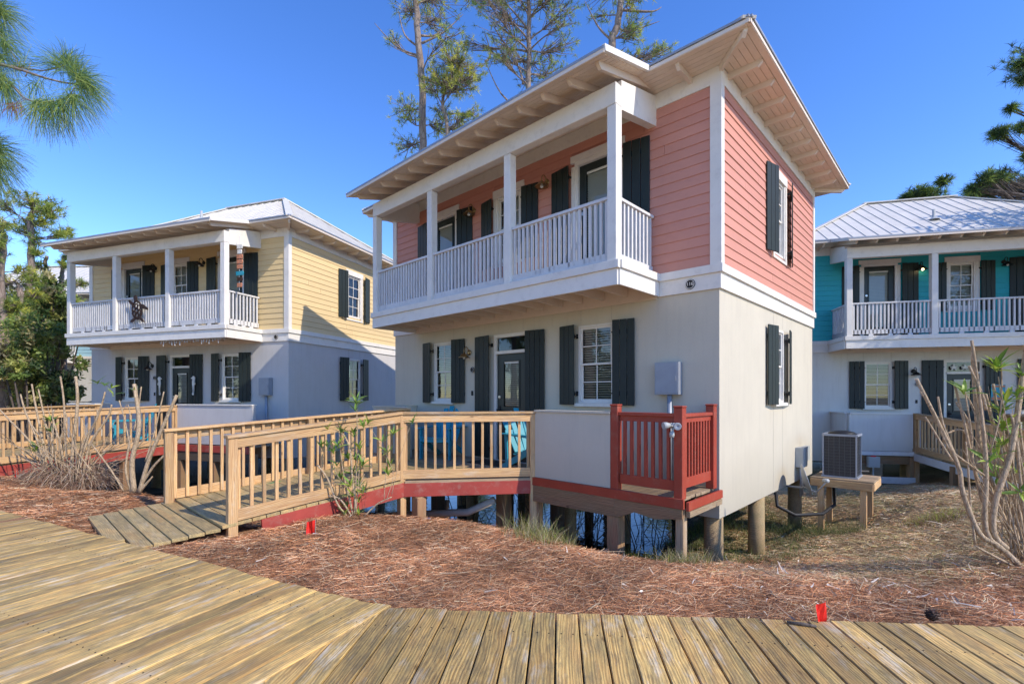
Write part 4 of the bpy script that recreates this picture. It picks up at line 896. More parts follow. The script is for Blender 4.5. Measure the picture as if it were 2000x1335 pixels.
# ================================================================== the blue cottage
AB=R(-13.66); LB=(15.22,11.67,-.20)
blue,_,_=cottage('teal_cottage','two storey cottage with teal siding over white stucco, right of the pink cottage',LB,AB,'teal','stucco_white',{'bal':(-6.80,-.81),'lampmat':'darkmetal','lit':-4.66,'vent':(-4.05,.55)})
db=thing('porch_deck','timber porch deck and ramp with white edge board in front of the teal cottage','deck',LB,AB)
gb=lambda x,y: gl(LB,AB,x,y)-.25
boards_x(db,-6.7,-.1,-1.02,-.02,FL,FL,'oldpine'); boards_x(db,-5.25,-3.4,-4.6,-1.03,.15,FL,'rampplank','ramp_plank')
halfwall(db,[((-6.68,-1.0),(-5.32,-1.0)),((-6.68,-.94),(-6.68,-.01))],'stucco_white',.35,1.29); P('fascia_board','greywhite',db,(-6.72,-1.055,.29),(-5.25,-1.055,.29),.10,.036,up=(0,-1,0))
wood_rail(db,(-5.24,-1.06),(-5.24,-4.6),FL,.15,1,postz=(gb(-5.2,-1),gb(-5.2,-4.6)),midpost=1); wood_rail(db,(-3.4,-1.06),(-3.4,-4.6),FL,.15,-1,postz=(gb(-3.4,-1),gb(-3.4,-4.6)))
wood_rail(db,(-3.4,-1.02),(-.1,-1.02),FL,FL,1,postz=(gb(-3.4,-1),gb(-.1,-1)))
P('fascia_board','greywhite',db,(-5.30,-1.1,.22),(-5.30,-4.5,.05),.17,.034,up=(1,0,0))
for (x,y,w_) in ((-5.3,-.98,.16),(-5.3,-2.6,.12),(-3.4,-2.6,.12),(-2,-.98,.16)): P('post','beamwood',db,(x,y,gb(x,y)),(x,y,.2),w_,w_,up=(0,-1,0))
P('beam','beamwood',db,(-6.7,-1.0,.13),(-5.35,-1.0,.13),.2,.05,up=(0,-1,0)); m=MB(); m.box(-6.62,-5.95,-1.035,-1.015,-.42,.03); m.build('plywood_panel','oldpine',db); P('ground_timber','greywhite',db,(-6.6,-1.12,-.36),(-5.3,-1.12,-.36),.16,.05,up=(0,-1,0))
ub=thing('utility_box','small white utility box on a post under the teal cottage deck','utility box',world(LB,AB,-6.22,-1.20,0),AB)
m=MB(); m.box(-.12,.12,-.06,.06,-.04,.22); m.build('box_body','plastic',ub); m=MB(); m.box(-.10,.10,-.068,-.061,-.02,.20); m.build('box_lid','plastic',ub); m=MB(); m.tube([(0,0,-.5),(0,0,-.04)],.02,8); m.build('stake','plastic',ub); m=MB()
m.lathe([(0,.25),(.05,.24),(.06,.22)],(0,0,0),10); m.build('red_knob','flag',ub)
# starfish in the transom, poster on the shutter
def star(cx,cz,r,W,n,name,label,loc,rz):
    pts=[]
    for k in range(10):
        a=math.pi/2+math.pi*k/5; q=r if k%2==0 else r*.36; pts.append((q*math.cos(a),q*math.sin(a)))
    return outline_thing(name,label,'starfish',pts,loc,rz,'blind',.012,'starfish in the teal cottage transom')
for x,l in ((-3.90,'white starfish at the left of the teal cottage transom window'),(-3.66,'white starfish in the middle of the teal cottage transom window')): star(0,0,.09,None,0,'starfish',l,world(LB,AB,x,-.005,2.45),AB)
po=thing('beach_sign','small blue and pink beach picture hung on the shutter right of the teal cottage door','sign',world(LB,AB,-3.02,-.115,1.80),AB)
m=MB(); m.box(-.15,.15,-.012,0,-.20,.20); m.build('board','tealplastic',po); m=MB(); m.box(-.14,.14,-.016,-.0125,-.19,-.12); m.box(-.14,.14,-.016,-.0125,.13,.18); prism(m,[(-.09,-.10),(-.03,-.10),(-.04,.02),(-.05,.08),(-.08,.08),(-.09,.0)],(0,-.0125,0),(1,0,0),(0,0,1),0,.004,(0,-1,0)); m.build('printed_figure','terracotta',po)

# ================================================================== the pale blue cottage behind, far left
cottage('pale_blue_cottage','pale blue and white cottage half hidden behind the left end of the yellow cottage',(-17.7,20.8,0),R(-2),'paleblue','stucco_white',{'simple':True,'panel':False})
dp=thing('porch_deck','small timber deck and ramp railing in front of the pale blue cottage at far left','deck',(-17.7,20.8,0),R(-2))
boards_x(dp,-5.3,-.1,-1.02,-.02,FL,FL,'oldpine'); halfwall(dp,[((-2.4,-1.0),(.9,-1.0))],'stucco_white',-.3,1.31); wood_rail(dp,(-2.5,-6),(-2.5,-1.05),.1,FL,1); wood_rail(dp,(-4.3,-6),(-4.3,-1.05),.1,FL,-1); boards_x(dp,-4.3,-2.5,-6,-1.03,.1,FL,'rampplank','ramp_plank')
# ================================================================== vegetation
def nrm(a): return a/np.maximum(np.linalg.norm(a,axis=1,keepdims=True),1e-9)
def strips(P0,D,L,W,tint,segs=2,bend=None,taper=.35,side=None,seed=1):
    """narrow curved blades: returns verts, faces, tint"""
    rs=np.random.RandomState(seed); n=len(P0); D=nrm(D); 
    S=nrm(np.cross(D,rs.normal(size=(n,3)))) if side is None else nrm(side)
    L=np.broadcast_to(np.asarray(L,float).reshape(-1,1),(n,1)); W=np.broadcast_to(np.asarray(W,float).reshape(-1,1),(n,1))
    bend=np.zeros((n,3)) if bend is None else bend
    vs=[]
    for k in range(segs+1):
        t=k/segs; c=P0+D*L*t+bend*L*t*t; ww=W*.5*(1-(1-taper)*t); vs+= [c-S*ww,c+S*ww]
    v=np.stack(vs,1).reshape(-1,3); b=(np.arange(n)*(2*(segs+1)))[:,None]
    f=np.concatenate([np.stack([b[:,0]+2*k,b[:,0]+2*k+1,b[:,0]+2*k+3,b[:,0]+2*k+2],1) for k in range(segs)])
    return v,f,np.repeat(tint,2*(segs+1),axis=0)
def pick(cols,n,rs,var=.15):
    c=np.array(cols)[rs.randint(len(cols),size=n)]; return np.clip(c*(1+rs.normal(size=(n,1))*var),0.003,1)
def polyline(pts,n):
    pts=[Vector(p) for p in pts]; out=[]
    for i in range(len(pts)-1):
        p0=pts[max(i-1,0)];p1=pts[i];p2=pts[i+1];p3=pts[min(i+2,len(pts)-1)]
        for k in range(n):
            t=k/n; out.append(.5*((2*p1)+(p2-p0)*t+(2*p0-5*p1+4*p2-p3)*t*t+(3*p1-p0-3*p2+p3)*t**3))
    return out+[pts[-1]]
GREEN=[(.29,.38,.07),(.18,.27,.06),(.40,.44,.09),(.12,.19,.05)]; YG=[(.62,.58,.09),(.46,.48,.08),(.28,.35,.06)]; DARK=[(.06,.11,.035),(.08,.14,.04),(.04,.075,.025)]
def pine(name,label,trunk,r0,r1,clumps,nl=.26,nw=.02,cols=GREEN,tufts=20,per=26,barkm='bark',seed=3,group=None,bare=(),twr=.010,spread=1.0):
    """trunk, limbs reaching each clump, needle tufts on twigs"""
    rs=np.random.RandomState(seed); random.seed(seed); tr=polyline(trunk,5); base=Vector(trunk[0])
    T=thing(name,label,'tree',base,0,group)
    tr=[p-base for p in tr]; n=len(tr); m=MB(); m.tube([p+Vector((rs.normal()*r0*.12,rs.normal()*r0*.12,0)) for p in tr],[r0+(r1-r0)*(i/(n-1))**.8 for i in range(n)],10)
    m.build('trunk',barkm,T,True)
    P0=[];D=[];C=[]; lm=MB()
    for ci,(c,rad,sc) in enumerate(clumps):
        rad=rad*spread; c=Vector(c)-base; h=c.z-rad*.3-random.uniform(.25,.5)*Vector((c.x-tr[-1].x,c.y-tr[-1].y,0)).length
        k=min(range(n),key=lambda i:abs(tr[i].z-h)+.15*(tr[i]-c).length); a=tr[k]; mid=(a+c)*.5+Vector((rs.normal()*.15,rs.normal()*.15,rs.normal()*.12-.08*(c-a).length*.5))*min(1.5,(c-a).length*.4)
        lp=polyline([a,a*.7+mid*.3+Vector((0,0,.05)),mid,c],4); R0=min(r0*.36,.015+.018*(c-a).length); lm.tube(lp,[R0*(1-.72*i/(len(lp)-1)) for i in range(len(lp))],6)
        nt_=int(tufts*sc)
        for q in range(nt_):
            d=Vector(rs.normal(size=3)); d.normalize(); e=c+Vector((d.x*rad,d.y*rad,d.z*rad*.62))*rs.uniform(.25,1)**.8
            s=lp[rs.randint(int(len(lp)*.55),len(lp))]; mm2=(s+e)*.5+Vector((0,0,-.06)); lm.tube([s,mm2,e],[twr*1.3,twr,twr*.6],3,cap=False)
            out_=(e-c).normalized() if (e-c).length>.01 else d; P0.append(e); D.append(out_*.6+Vector((0,0,.75))); C.append(rs.randint(1000))
    for a,b in bare:
        a=Vector(a)-base;b=Vector(b)-base; mid=(a+b)*.5+Vector((rs.normal()*.2,rs.normal()*.2,-.15)); lm.tube(polyline([a,mid,b],4),[.05,.045,.04,.04,.032,.026,.02,.015,.008],5)
    lm.build('limbs',barkm,T,True)
    P0=np.array([tuple(p) for p in P0]);D=nrm(np.array([tuple(d) for d in D])); nT=len(P0)
    Pn=np.repeat(P0,per,0); Dn=np.repeat(D,per,0)*.75+rs.normal(size=(nT*per,3))*.75; Pn=Pn-nrm(np.repeat(D,per,0))*rs.uniform(0,.12,(nT*per,1))
    tc=pick(cols,nT,rs,.2); tn=np.clip(np.repeat(tc,per,0)*(1+rs.normal(size=(nT*per,1))*.15),.004,1)
    v,f,t=strips(Pn,Dn,nl*rs.uniform(.7,1.1,nT*per),nw,tn,2,bend=np.array([[0,0,-.25]])*np.ones((nT*per,1)),seed=seed)
    fastmesh('crown',v,f,'needle',t,T); return T
def cl(px,py,d,r,s=1.0,dy=0): return (tuple(V(px,py,d)+Vector((0,dy,0))),r,s)
rv=random.Random(5)
# three tall pines behind the pink cottage
D1=19.
pine('pine_tree','tall pine with long bare side branches behind the left end of the pink cottage roof',[V(826,790,D1)-Vector((0,0,1.5)),V(824,420,D1),V(826,250,D1),V(818,90,D1),V(812,-10,D1),V(820,-150,D1)],.17,.10,
 [cl(x,y,D1,r/50,s,rv.uniform(-.8,.8)) for x,y,r,s in ((795,8,20,1),(850,22,26,1.2),(785,195,22,1.2),(790,262,24,1.3),(862,232,22,1.1),(845,140,18,.8),(880,100,20,.8),(770,80,9,.5),(840,-40,40,2),(790,-60,40,2),(860,-110,50,2),(800,245,14,.6))],nl=.19,nw=.013,spread=2.0,tufts=36,per=18,twr=.012,cols=GREEN+YG,seed=4,
 bare=[(tuple(V(822,110,D1)),tuple(V(731,45,D1))),(tuple(V(822,95,D1)),tuple(V(778,20,D1))),(tuple(V(824,85,D1)),tuple(V(905,28,D1))),(tuple(V(822,70,D1)),tuple(V(872,42,D1)))],group='pines behind the pink cottage')
D2=18.
pine('pine_tree','shorter yellow green pine between the two taller ones behind the pink cottage roof',[V(872,790,D2)-Vector((0,0,1.5)),V(872,420,D2),V(874,255,D2),V(864,200,D2),V(880,150,D2),V(886,110,D2)],.10,.03,
 [cl(x,y,D2,r/50,s,rv.uniform(-.6,.6)) for x,y,r,s in ((880,120,26,1.6),(905,130,26,1.6),(915,150,20,1.2),(855,150,20,1.1),(900,180,20,1.1),(870,170,20,1),(912,165,22,1),(925,205,12,.6),(885,240,20,1),(845,180,14,.6),(860,200,14,.6),(900,245,14,.8))],nl=.19,nw=.013,spread=2.0,tufts=36,per=18,twr=.012,cols=YG+[(.10,.15,.03)],seed=5,group='pines behind the pink cottage')
D3=20.
pine('pine_tree','wide crowned pine with forked limbs behind the middle of the pink cottage roof',[V(1028,790,D3)-Vector((0,0,1.5)),V(1028,300,D3),V(1032,170,D3),V(1033,60,D3),V(1034,-40,D3),V(1040,-140,D3)],.14,.07,
 [cl(x,y,D3,r/48,s,rv.uniform(-1,1)) for x,y,r,s in ((985,20,30,1),(945,20,22,1),(960,50,28,1),(1000,50,26,.9),(1060,20,30,1),(1100,35,24,1),(1080,70,26,.9),(1110,60,18,.8),(980,100,26,1),(965,75,24,.9),(1015,110,24,.9),(1045,110,22,.8),(1095,70,16,.7),(1030,130,18,.6),(1075,130,20,.8),(1105,115,18,.8),(905,55,14,.7),(930,0,26,1),(1010,0,30,1.1),(1085,0,30,1),(980,130,16,.6),(1000,-40,40,2),(1070,-50,40,2),(930,-50,40,1.5))],nl=.19,nw=.013,spread=1.95,tufts=34,per=18,twr=.012,cols=GREEN+YG[1:],seed=6,
 bare=[(tuple(V(1028,225,D3)),tuple(V(948,120,D3))),(tuple(V(948,120,D3)),tuple(V(945,60,D3))),(tuple(V(1022,165,D3)),tuple(V(985,85,D3))),(tuple(V(985,85,D3)),tuple(V(958,42,D3)))],group='pines behind the pink cottage')
D4=17.
pine('pine_tree','forked pine rising just right of the porch roof corner of the pink cottage',[V(1188,790,D4)-Vector((0,0,1.5)),V(1190,300,D4),V(1194,100,D4),V(1205,50,D4),V(1213,5,D4),V(1225,-80,D4)],.17,.09,
 [cl(x,y,D4,r/54,s,rv.uniform(-.6,.6)) for x,y,r,s in ((1232,15,22,.9),(1240,35,20,.8),(1225,70,20,.7),(1243,72,14,.5),(1175,12,14,.5),(1268,108,16,.8),(1288,108,15,.8),(1240,112,14,.6),(1215,108,12,.5),(1230,-50,50,2),(1190,-60,40,2))],nl=.19,nw=.013,spread=1.9,tufts=32,per=18,twr=.012,cols=GREEN+YG,seed=8,
 bare=[(tuple(V(1193,78,D4)),tuple(V(1142,2,D4))),(tuple(V(1204,50,D4)),tuple(V(1288,42,D4))),(tuple(V(1210,20,D4)),tuple(V(1292,14,D4))),(tuple(V(1194,90,D4)),tuple(V(1222,92,D4)))],group='pines behind the pink cottage')
# pines beyond the teal cottage
D5=24.
pine('pine_tree','dark rounded pine crown just above the teal cottage roof ridge',[V(1830,850,D5),V(1828,600,D5),V(1822,420,D5),V(1815,365,D5)],.22,.06,
 [cl(x,y,D5,r/40,s,rv.uniform(-.8,.8)) for x,y,r,s in ((1775,385,16,1.2),(1800,375,20,1.5),(1830,378,22,1.6),(1815,365,12,1),(1850,385,14,1),(1760,388,8,.6),(1840,395,20,1),(1790,395,20,1))],nl=.30,nw=.024,spread=1.2,tufts=34,per=20,cols=DARK+GREEN[:1],barkm='darkbark',seed=9,group='pines beyond the teal cottage')
D6=16.
pine('pine_tree','large dark pine reaching in from the right edge over the teal cottage roof',[Vector((20.5,16,-1)),Vector((20.3,16,4)),Vector((20.6,16,9)),Vector((20.2,16,14)),Vector((20.4,16,17))],.32,.12,
 [cl(x,y,D6,r/60,s,rv.uniform(-.5,.5)) for x,y,r,s in ((1898,358,20,1.3),(1935,352,22,1.4),(1965,350,20,1.3),(1885,372,12,.8),(1915,372,16,1),(1950,370,16,1),(1975,245,16,1.3),(1992,250,16,1),(1990,160,14,1.1),(2000,120,14,1),(1992,200,9,.6),(1985,315,12,.9),(2040,100,60,3),(2080,250,60,3),(2030,350,50,2.5))],nl=.24,nw=.016,spread=1.2,tufts=30,per=24,cols=DARK+GREEN[:1],barkm='darkbark',seed=10,group='pines beyond the teal cottage')

def leafcloud(name,label,cat,base,stems,blobs,size,n,cols,seed,matname='leaf',group=None,barkm='darkbark'):
    rs=np.random.RandomState(seed); base=Vector(base); T=thing(name,label,cat,base,0,group); m=MB()
    for pts,r in stems:
        pl=polyline([Vector(p)-base for p in pts],4); m.tube(pl,[r*(1-.75*i/(len(pl)-1)) for i in range(len(pl))],7)
    m.build('trunk',barkm,T,True)
    tot=sum(b[1]**2 for b in blobs); Ps=[];Cs=[]
    for c,r,fl_ in blobs:
        k=int(n*r*r/tot); sub=max(6,int(k/45)); cc=nrm(rs.normal(size=(sub,3)))*rs.uniform(.35,1,(sub,1))*r; cc[:,2]*=fl_
        idx=rs.randint(sub,size=k); p=cc[idx]+rs.normal(size=(k,3))*r*.14+np.array(c)-np.array(base); Ps.append(p); tc=pick(cols,sub,rs,.25); Cs.append(tc[idx])
    Pn=np.concatenate(Ps); tn=np.clip(np.concatenate(Cs)*(1+rs.normal(size=(len(Pn),1))*.2),.004,1)
    v,f,t=strips(Pn,rs.normal(size=Pn.shape)+np.array([[0,0,.2]]),size*rs.uniform(.6,1.2,len(Pn)),size*.42,tn,1,taper=.5,seed=seed)
    fastmesh('crown',v,f,matname,t,T); return T
def ctree(name,label,px,py,d,gy_,w_,h_,n,cols,seed,size=.16,group=None,cat='bush'):
    r_=random.Random(seed); c=V(px,py,d); g0=Vector((c.x,c.y,hz(c.x,c.y)-.1)); s=d/950
    blobs=[]
    for k in range(9):
        blobs.append(((c.x+r_.uniform(-.5,.5)*w_*s,c.y+r_.uniform(-.4,.4)*w_*s,c.z+r_.uniform(-.5,.5)*h_*s),r_.uniform(.22,.38)*min(w_,h_)*s,.85))
    stems=[([g0+Vector((r_.uniform(-.1,.1),0,0)),(g0+Vector(b[0]))*.5,Vector(b[0])],.05+.02*r_.random()) for b in blobs[:5]]
    return leafcloud(name,label,cat,g0,stems,blobs,size,n,cols,seed,group=group)
BG=[(.28,.34,.08),(.18,.25,.06),(.40,.41,.12),(.12,.17,.05),(.42,.37,.17)]
# the wood at the left edge
lw_=[(62,450,17.5,'tall flat topped pine standing above the left woods',.20,[(25,400,26,1.2),(55,392,30,1.4),(85,400,24,1.2),(112,415,18,1),(120,450,14,.9),(40,425,24,1),(95,430,18,.8),(20,440,20,1),(70,470,16,.6),(130,460,9,.6)]),
 (5,520,15,'pine with a dark trunk cut by the left edge of the view',.2,[(0,430,30,1.3),(20,470,24,1),(10,500,24,1),(-20,460,40,2),(30,520,16,.7),(-10,540,30,1.2),(-40,500,50,2)]),
 (122,600,18.3,'slender pine beside the left end of the yellow cottage',.11,[(110,560,18,.9),(130,545,12,.7),(118,600,20,1),(95,585,18,.9),(140,520,10,.6),(128,500,8,.5),(112,630,20,1),(90,625,20,1)]),
 (88,560,18,'thin pine with sparse crown in the middle of the left woods',.13,[(80,520,14,.6),(95,545,14,.6),(70,555,16,.7),(100,500,10,.5),(85,590,20,.9),(60,600,20,.9)]),
 (40,600,15.5,'bushy young pine in front of the left woods',.10,[(50,600,24,1.3),(35,630,26,1.3),(60,640,24,1.2),(25,600,18,1),(50,570,14,.8),(75,620,18,1)])]
for k,(px,py,d,lab,r,cs) in enumerate(lw_):
    bt=V(px,800,d); tp=min(c[1] for c in cs)
    pine('pine_tree',lab,[Vector((bt.x,bt.y,hz(bt.x,bt.y)-.2)),V(px+3,700,d),V(px-2,560,d),V(px,tp+30,d),V(px+3,tp,d)],r,.05,[cl(x,y,d,rr*d/950,s,rv.uniform(-.6,.6)) for x,y,rr,s in cs],nl=.012*d,nw=.0009*d,spread=1.35,tufts=34,per=18,cols=GREEN+YG,barkm='bark',seed=20+k,group='pines in the left woods')
for k,(px,py,d,w_,h_,n,lab) in enumerate(((30,700,15,120,120,9000,'dense green bush at the far left edge behind the ramps'),(95,690,15.5,70,150,8000,'olive green bush beside the pale blue cottage'),(75,630,17,90,110,8000,'taller mid green shrub mass between the left pines'),(20,620,17.5,120,120,7000,'tall shrub at the back of the left woods'),(60,740,14,150,70,8000,'low dark bush behind the furthest ramp railing'),(-60,680,15,160,200,9000,'large bush just outside the left edge'),(100,595,17.5,70,80,4200,'thin loose bush top between the slender pine and the young pine'),(118,660,19.2,50,90,4500,'narrow bush touching the left end of the yellow cottage'))):
    ctree('bush',lab,px,py,d,0,w_*1.15,h_*1.1,int(n*.6),BG if k%2 else BG+DARK[:1],40+k,size=.0085*d,group='bushes in the left woods')
# more trees around, off to the sides and behind the houses, that shade and close the view
for k,(x,y,h,lab) in enumerate(((15.3,8.0,8.8,'broad evergreen tree to the right of the view'),)):
    blobs=[((x+rv.uniform(-2.2,2.2),y+rv.uniform(-2.2,2.2),h*.72+rv.uniform(-2.2,2.2)),rv.uniform(1.0,1.7),.8) for q in range(11)]
    leafcloud('evergreen_tree',lab,'tree',(x,y,-.6),[([(x,y,-.7),(x+.1,y,h*.4),(x,y+.1,h*.75)],.28)]+[([(x,y,h*.35),b[0]],.09) for b in blobs],blobs,.22,14000,BG+DARK,60+k)
for k,(x,y,h,lab) in enumerate(((-2.5,30,13,'distant pine across the pond behind the pink cottage'),(4,34,12,'distant pine across the pond behind the right end of the pink cottage'),(-9,32,12,'distant pine across the pond behind the yellow cottage'),(9.5,30,9,'distant pine behind the teal cottage'),(1,40,14,'farthest pine across the pond'))):
    pine('pine_tree',lab,[Vector((x,y,-1.8)),Vector((x+.2,y,h*.5)),Vector((x,y,h*.52))],.2,.08,[((x+rv.uniform(-1.6,1.6),y+rv.uniform(-1.6,1.6),h*.24+rv.uniform(-1.6,1.6)),.9,1.4) for q in range(7)],nl=.4,nw=.03,tufts=18,per=20,seed=70+k,group='pines across the pond')

for k,(x,y,h,lab) in enumerate(((-20,-18,11,'evergreen tree behind the viewpoint on the left'),(-26,-9,12,'evergreen tree left of the boardwalk, level with the viewpoint'),(-27,-1,11,'evergreen tree well to the left of the boardwalk'),(-28,7,13,'evergreen tree left of the pruned shrubs, outside the view'),(-33,3,14,'tallest evergreen at the far left, outside the view'),(-24,-28,13,'evergreen tree furthest behind the viewpoint on the left'))):
    blobs=[((x+rv.uniform(-3,3),y+rv.uniform(-3,3),h*.5+rv.uniform(-4.5,4)),rv.uniform(1.5,2.4),.9) for q in range(12)]
    leafcloud('evergreen_tree',lab,'tree',(x,y,-.3),[([(x,y,-.4),(x+.1,y,h*.4),(x,y+.1,h*.75)],.3)],blobs,.32,9000,BG+DARK,160+k,group='evergreens behind the viewpoint')
# overhanging long-needled pine boughs at the top left
lb=Vector((-8.6,5.6,-.1)); TL=thing('pine_tree','near longleaf pine whose boughs hang into the top left corner','tree',lb)
m=MB(); m.tube([Vector((0,0,0)),Vector((.1,0,3)),Vector((0,.1,6)),Vector((.1,0,9))],[.24,.21,.18,.12],12); m.build('trunk','bark',TL,True)
def LV(px,py,d): return V(px,py,d)-lb
bough=[([LV(-250,40,5.4),LV(-60,110,5.1),LV(10,128,5.0),LV(45,138,4.9),LV(80,150,4.9),LV(118,160,4.85),(LV(150,165,4.8))],.017),
 ([LV(10,128,5.0),LV(40,132,5.05),LV(80,138,5.1),LV(108,134,5.1),LV(125,128,5.1)],.010),
 ([LV(-60,110,5.1),LV(20,165,4.9),LV(40,185,4.8),LV(55,195,4.75),LV(85,200,4.7),LV(130,192,4.7),LV(145,170,4.7)],.009),
 ([LV(-60,110,5.1),LV(-10,90,5.2),LV(10,80,5.2),LV(22,100,5.1),LV(40,133,5)],.009),([LV(-60,110,5.1),LV(-30,60,5.2),LV(-5,20,5.2)],.009),
 ([LV(-250,200,5.3),LV(-80,290,5.1),LV(-20,300,5.0),LV(0,300,5.0)],.014),([LV(-80,290,5.1),LV(-30,330,4.9),LV(-8,330,4.9)],.008),([LV(50,150,5),LV(60,122,5)],.006)]
for grp,(s0,tgt) in enumerate((((0,0,8),(-250,40)),((0,0,5.6),(-250,200)))):
    m=MB()
    for k,(p,r) in enumerate(bough):
        if (k in (5,6))==(grp==1): pl=polyline(p,4); m.tube(pl,[r*(1-.6*i/(len(pl)-1)) for i in range(len(pl))],6)
    m.tube([Vector(s0)*.9,LV(*tgt,5.4 if grp==0 else 5.3)],[.07,.02],8); m.build('limb','bark',TL,True)
rs=np.random.RandomState(90); Pn=[];Dn=[];Cn=[]
def tuft(px,py,d,n,dx,dz,L=.30,spread=.5,col=None):
    for k in range(int(n*1.05)):
        p=LV(px+rs.normal()*7,py+rs.normal()*5,d+rs.normal()*.05); Pn.append(tuple(p)); Dn.append((dx+rs.normal()*spread,rs.normal()*spread,dz+rs.normal()*spread)); Cn.append((col if col is not None else [(.24,.36,.08),(.12,.21,.06),(.36,.42,.10),(.13,.24,.10)][rs.randint(4)])+(L*rs.uniform(.75,1.1),))
for a in ((128,125,5.1,220,.15,.45),(112,128,5.1,130,-.35,.4),(152,150,4.8,230,.6,-.05),(158,165,4.8,160,.7,-.5),(140,188,4.7,190,.5,-.55),(118,197,4.7,150,.2,-.85),(95,199,4.7,140,.05,-.9),(75,197,4.7,110,.0,-.9),(140,140,4.85,130,.3,.5),(70,160,4.9,60,-.1,-.8),(-2,25,5.2,240,.45,-.15),(-8,60,5.2,200,.4,-.3),(5,85,5.1,140,.4,-.3),(-10,110,5.1,200,.3,-.3),(-5,150,4.9,220,.3,-.6),(12,165,4.9,120,.1,-.8),(-14,10,5.2,200,.4,.1),(-10,290,5,260,.5,-.35),(-12,310,4.9,240,.4,-.5),(-16,330,4.9,200,.3,-.8),(-20,280,5,160,.4,.2),(30,130,5.0,60,.3,.3)): tuft(*a)
for a in ((30,205,4.8,60,-.2,-.6),): tuft(*a,L=.12,col=(.35,.13,.06))
Pn=np.array(Pn);Dn=np.array(Dn);Cn=np.array(Cn); v,f,t=strips(Pn,Dn,Cn[:,3],.0046,Cn[:,:3],4,bend=np.tile([[0,0,-.32]],(len(Pn),1)),seed=91); fastmesh('crown',v,f,'needle',t,TL)

# ------------------------------------------------------------------ pruned shrubs
leafme=None
def leafmesh(L=.12,W=.026):
    vs=[];fs=[]; n=5
    for k in range(n+1):
        t=k/n; w_=W*.5*math.sin(math.pi*min(.97,max(.04,t**.8))); z=-.18*L*t*t
        vs+=[(L*t,-w_,z+w_*.35),(L*t,0,z),(L*t,w_,z+w_*.35)]
    for k in range(n):
        b=3*k; fs+=[(b,b+1,b+4,b+3),(b+1,b+2,b+5,b+4)]
    me=bpy.data.meshes.new('leaf'); me.from_pydata(vs,[],fs); return me
leafmats=[]
for k,c in enumerate(((.20,.34,.05),(.38,.50,.07),(.10,.20,.04))):
    m_,n_,b_=_m('oleander_leaf_%s'%['mid','young','dark'][k]); no=noise(n_,coords(n_),6,3,.5); cc=mix(n_,no.outputs[0],tuple(x*.75 for x in c),tuple(x*1.2 for x in c)); n_.links.new(cc,b_.inputs['Base Color']); b_.inputs['Roughness'].default_value=.42
    tl=N(n_,'ShaderNodeBsdfTranslucent'); n_.links.new(cc,tl.inputs[0]); mx=N(n_,'ShaderNodeMixShader'); mx.inputs[0].default_value=.3; o_=n_.nodes['Material Output']; n_.links.new(b_.outputs[0],mx.inputs[1]); n_.links.new(tl.outputs[0],mx.inputs[2]); n_.links.new(mx.outputs[0],o_.inputs[0]); leafmats.append(m_)
def mk(mat,L,W): me=leafmesh(L,W); me.materials.append(mat); return me
LBIG=[mk(m_,.20,.042) for m_ in leafmats]; LSM=[mk(m_,.145,.026) for m_ in leafmats]
def whorl(par,p,axis,n,meshes,r_,spread=.9,w_=(1,1,1)):
    axis=Vector(axis).normalized(); u=axis.orthogonal().normalized(); v=axis.cross(u); a0=r_.uniform(0,6.28)
    for k in range(n):
        a=a0+2.4*k; el=r_.uniform(.1,spread); d=(u*math.cos(a)+v*math.sin(a))*math.sin(el+.35)+axis*math.cos(el+.35); d.normalize()
        Z=(axis-d*axis.dot(d)).normalized(); Y=Z.cross(d); m=Matrix((d,Y,Z)).transposed().to_4x4(); s=r_.uniform(.65,1.1); m=m@Matrix.Diagonal((s,s,s,1)); m.translation=Vector(p)-axis*.012*k*.5
        o=bpy.data.objects.new('leaf',meshes[r_.choices((0,1,2),w_)[0]]); link(o,par,m)
def stem(m,pts,r0,r1,n=7,caps=None):
    pl=polyline(pts,4); k=len(pl); m.tube(pl,[r0+(r1-r0)*i/(k-1) for i in range(k)],n)
    if caps is not None: d=(pl[-1]-pl[-2]).normalized(); caps.append((pl[-1],d,r1))
def shrub(name,label,base,stems,seed,leaves=(),lw=(1,1,1),meshes=None,debris=0,stemname='stem'):
    base=Vector(base); T=thing(name,label,'shrub',base); r_=random.Random(seed)
    for pts,r0,r1,cut in stems:
        m=MB(); caps=[]; stem(m,[Vector(p)-base for p in pts],r0*.88,r1*.88,8,caps); s=m.build(stemname,'stem',T,True)
        if cut:
            p,d,r=caps[0]; c=MB(); c.lathe([(0,.004),(r*.99,.003),(r*.99,-.002)],p,10,tuple(d)); c.build('cut_end','cutwood',s)
    for p,ax,n in leaves: whorl(T,Vector(p)-base,ax,n,meshes or LSM,r_,w_=lw)
    return T
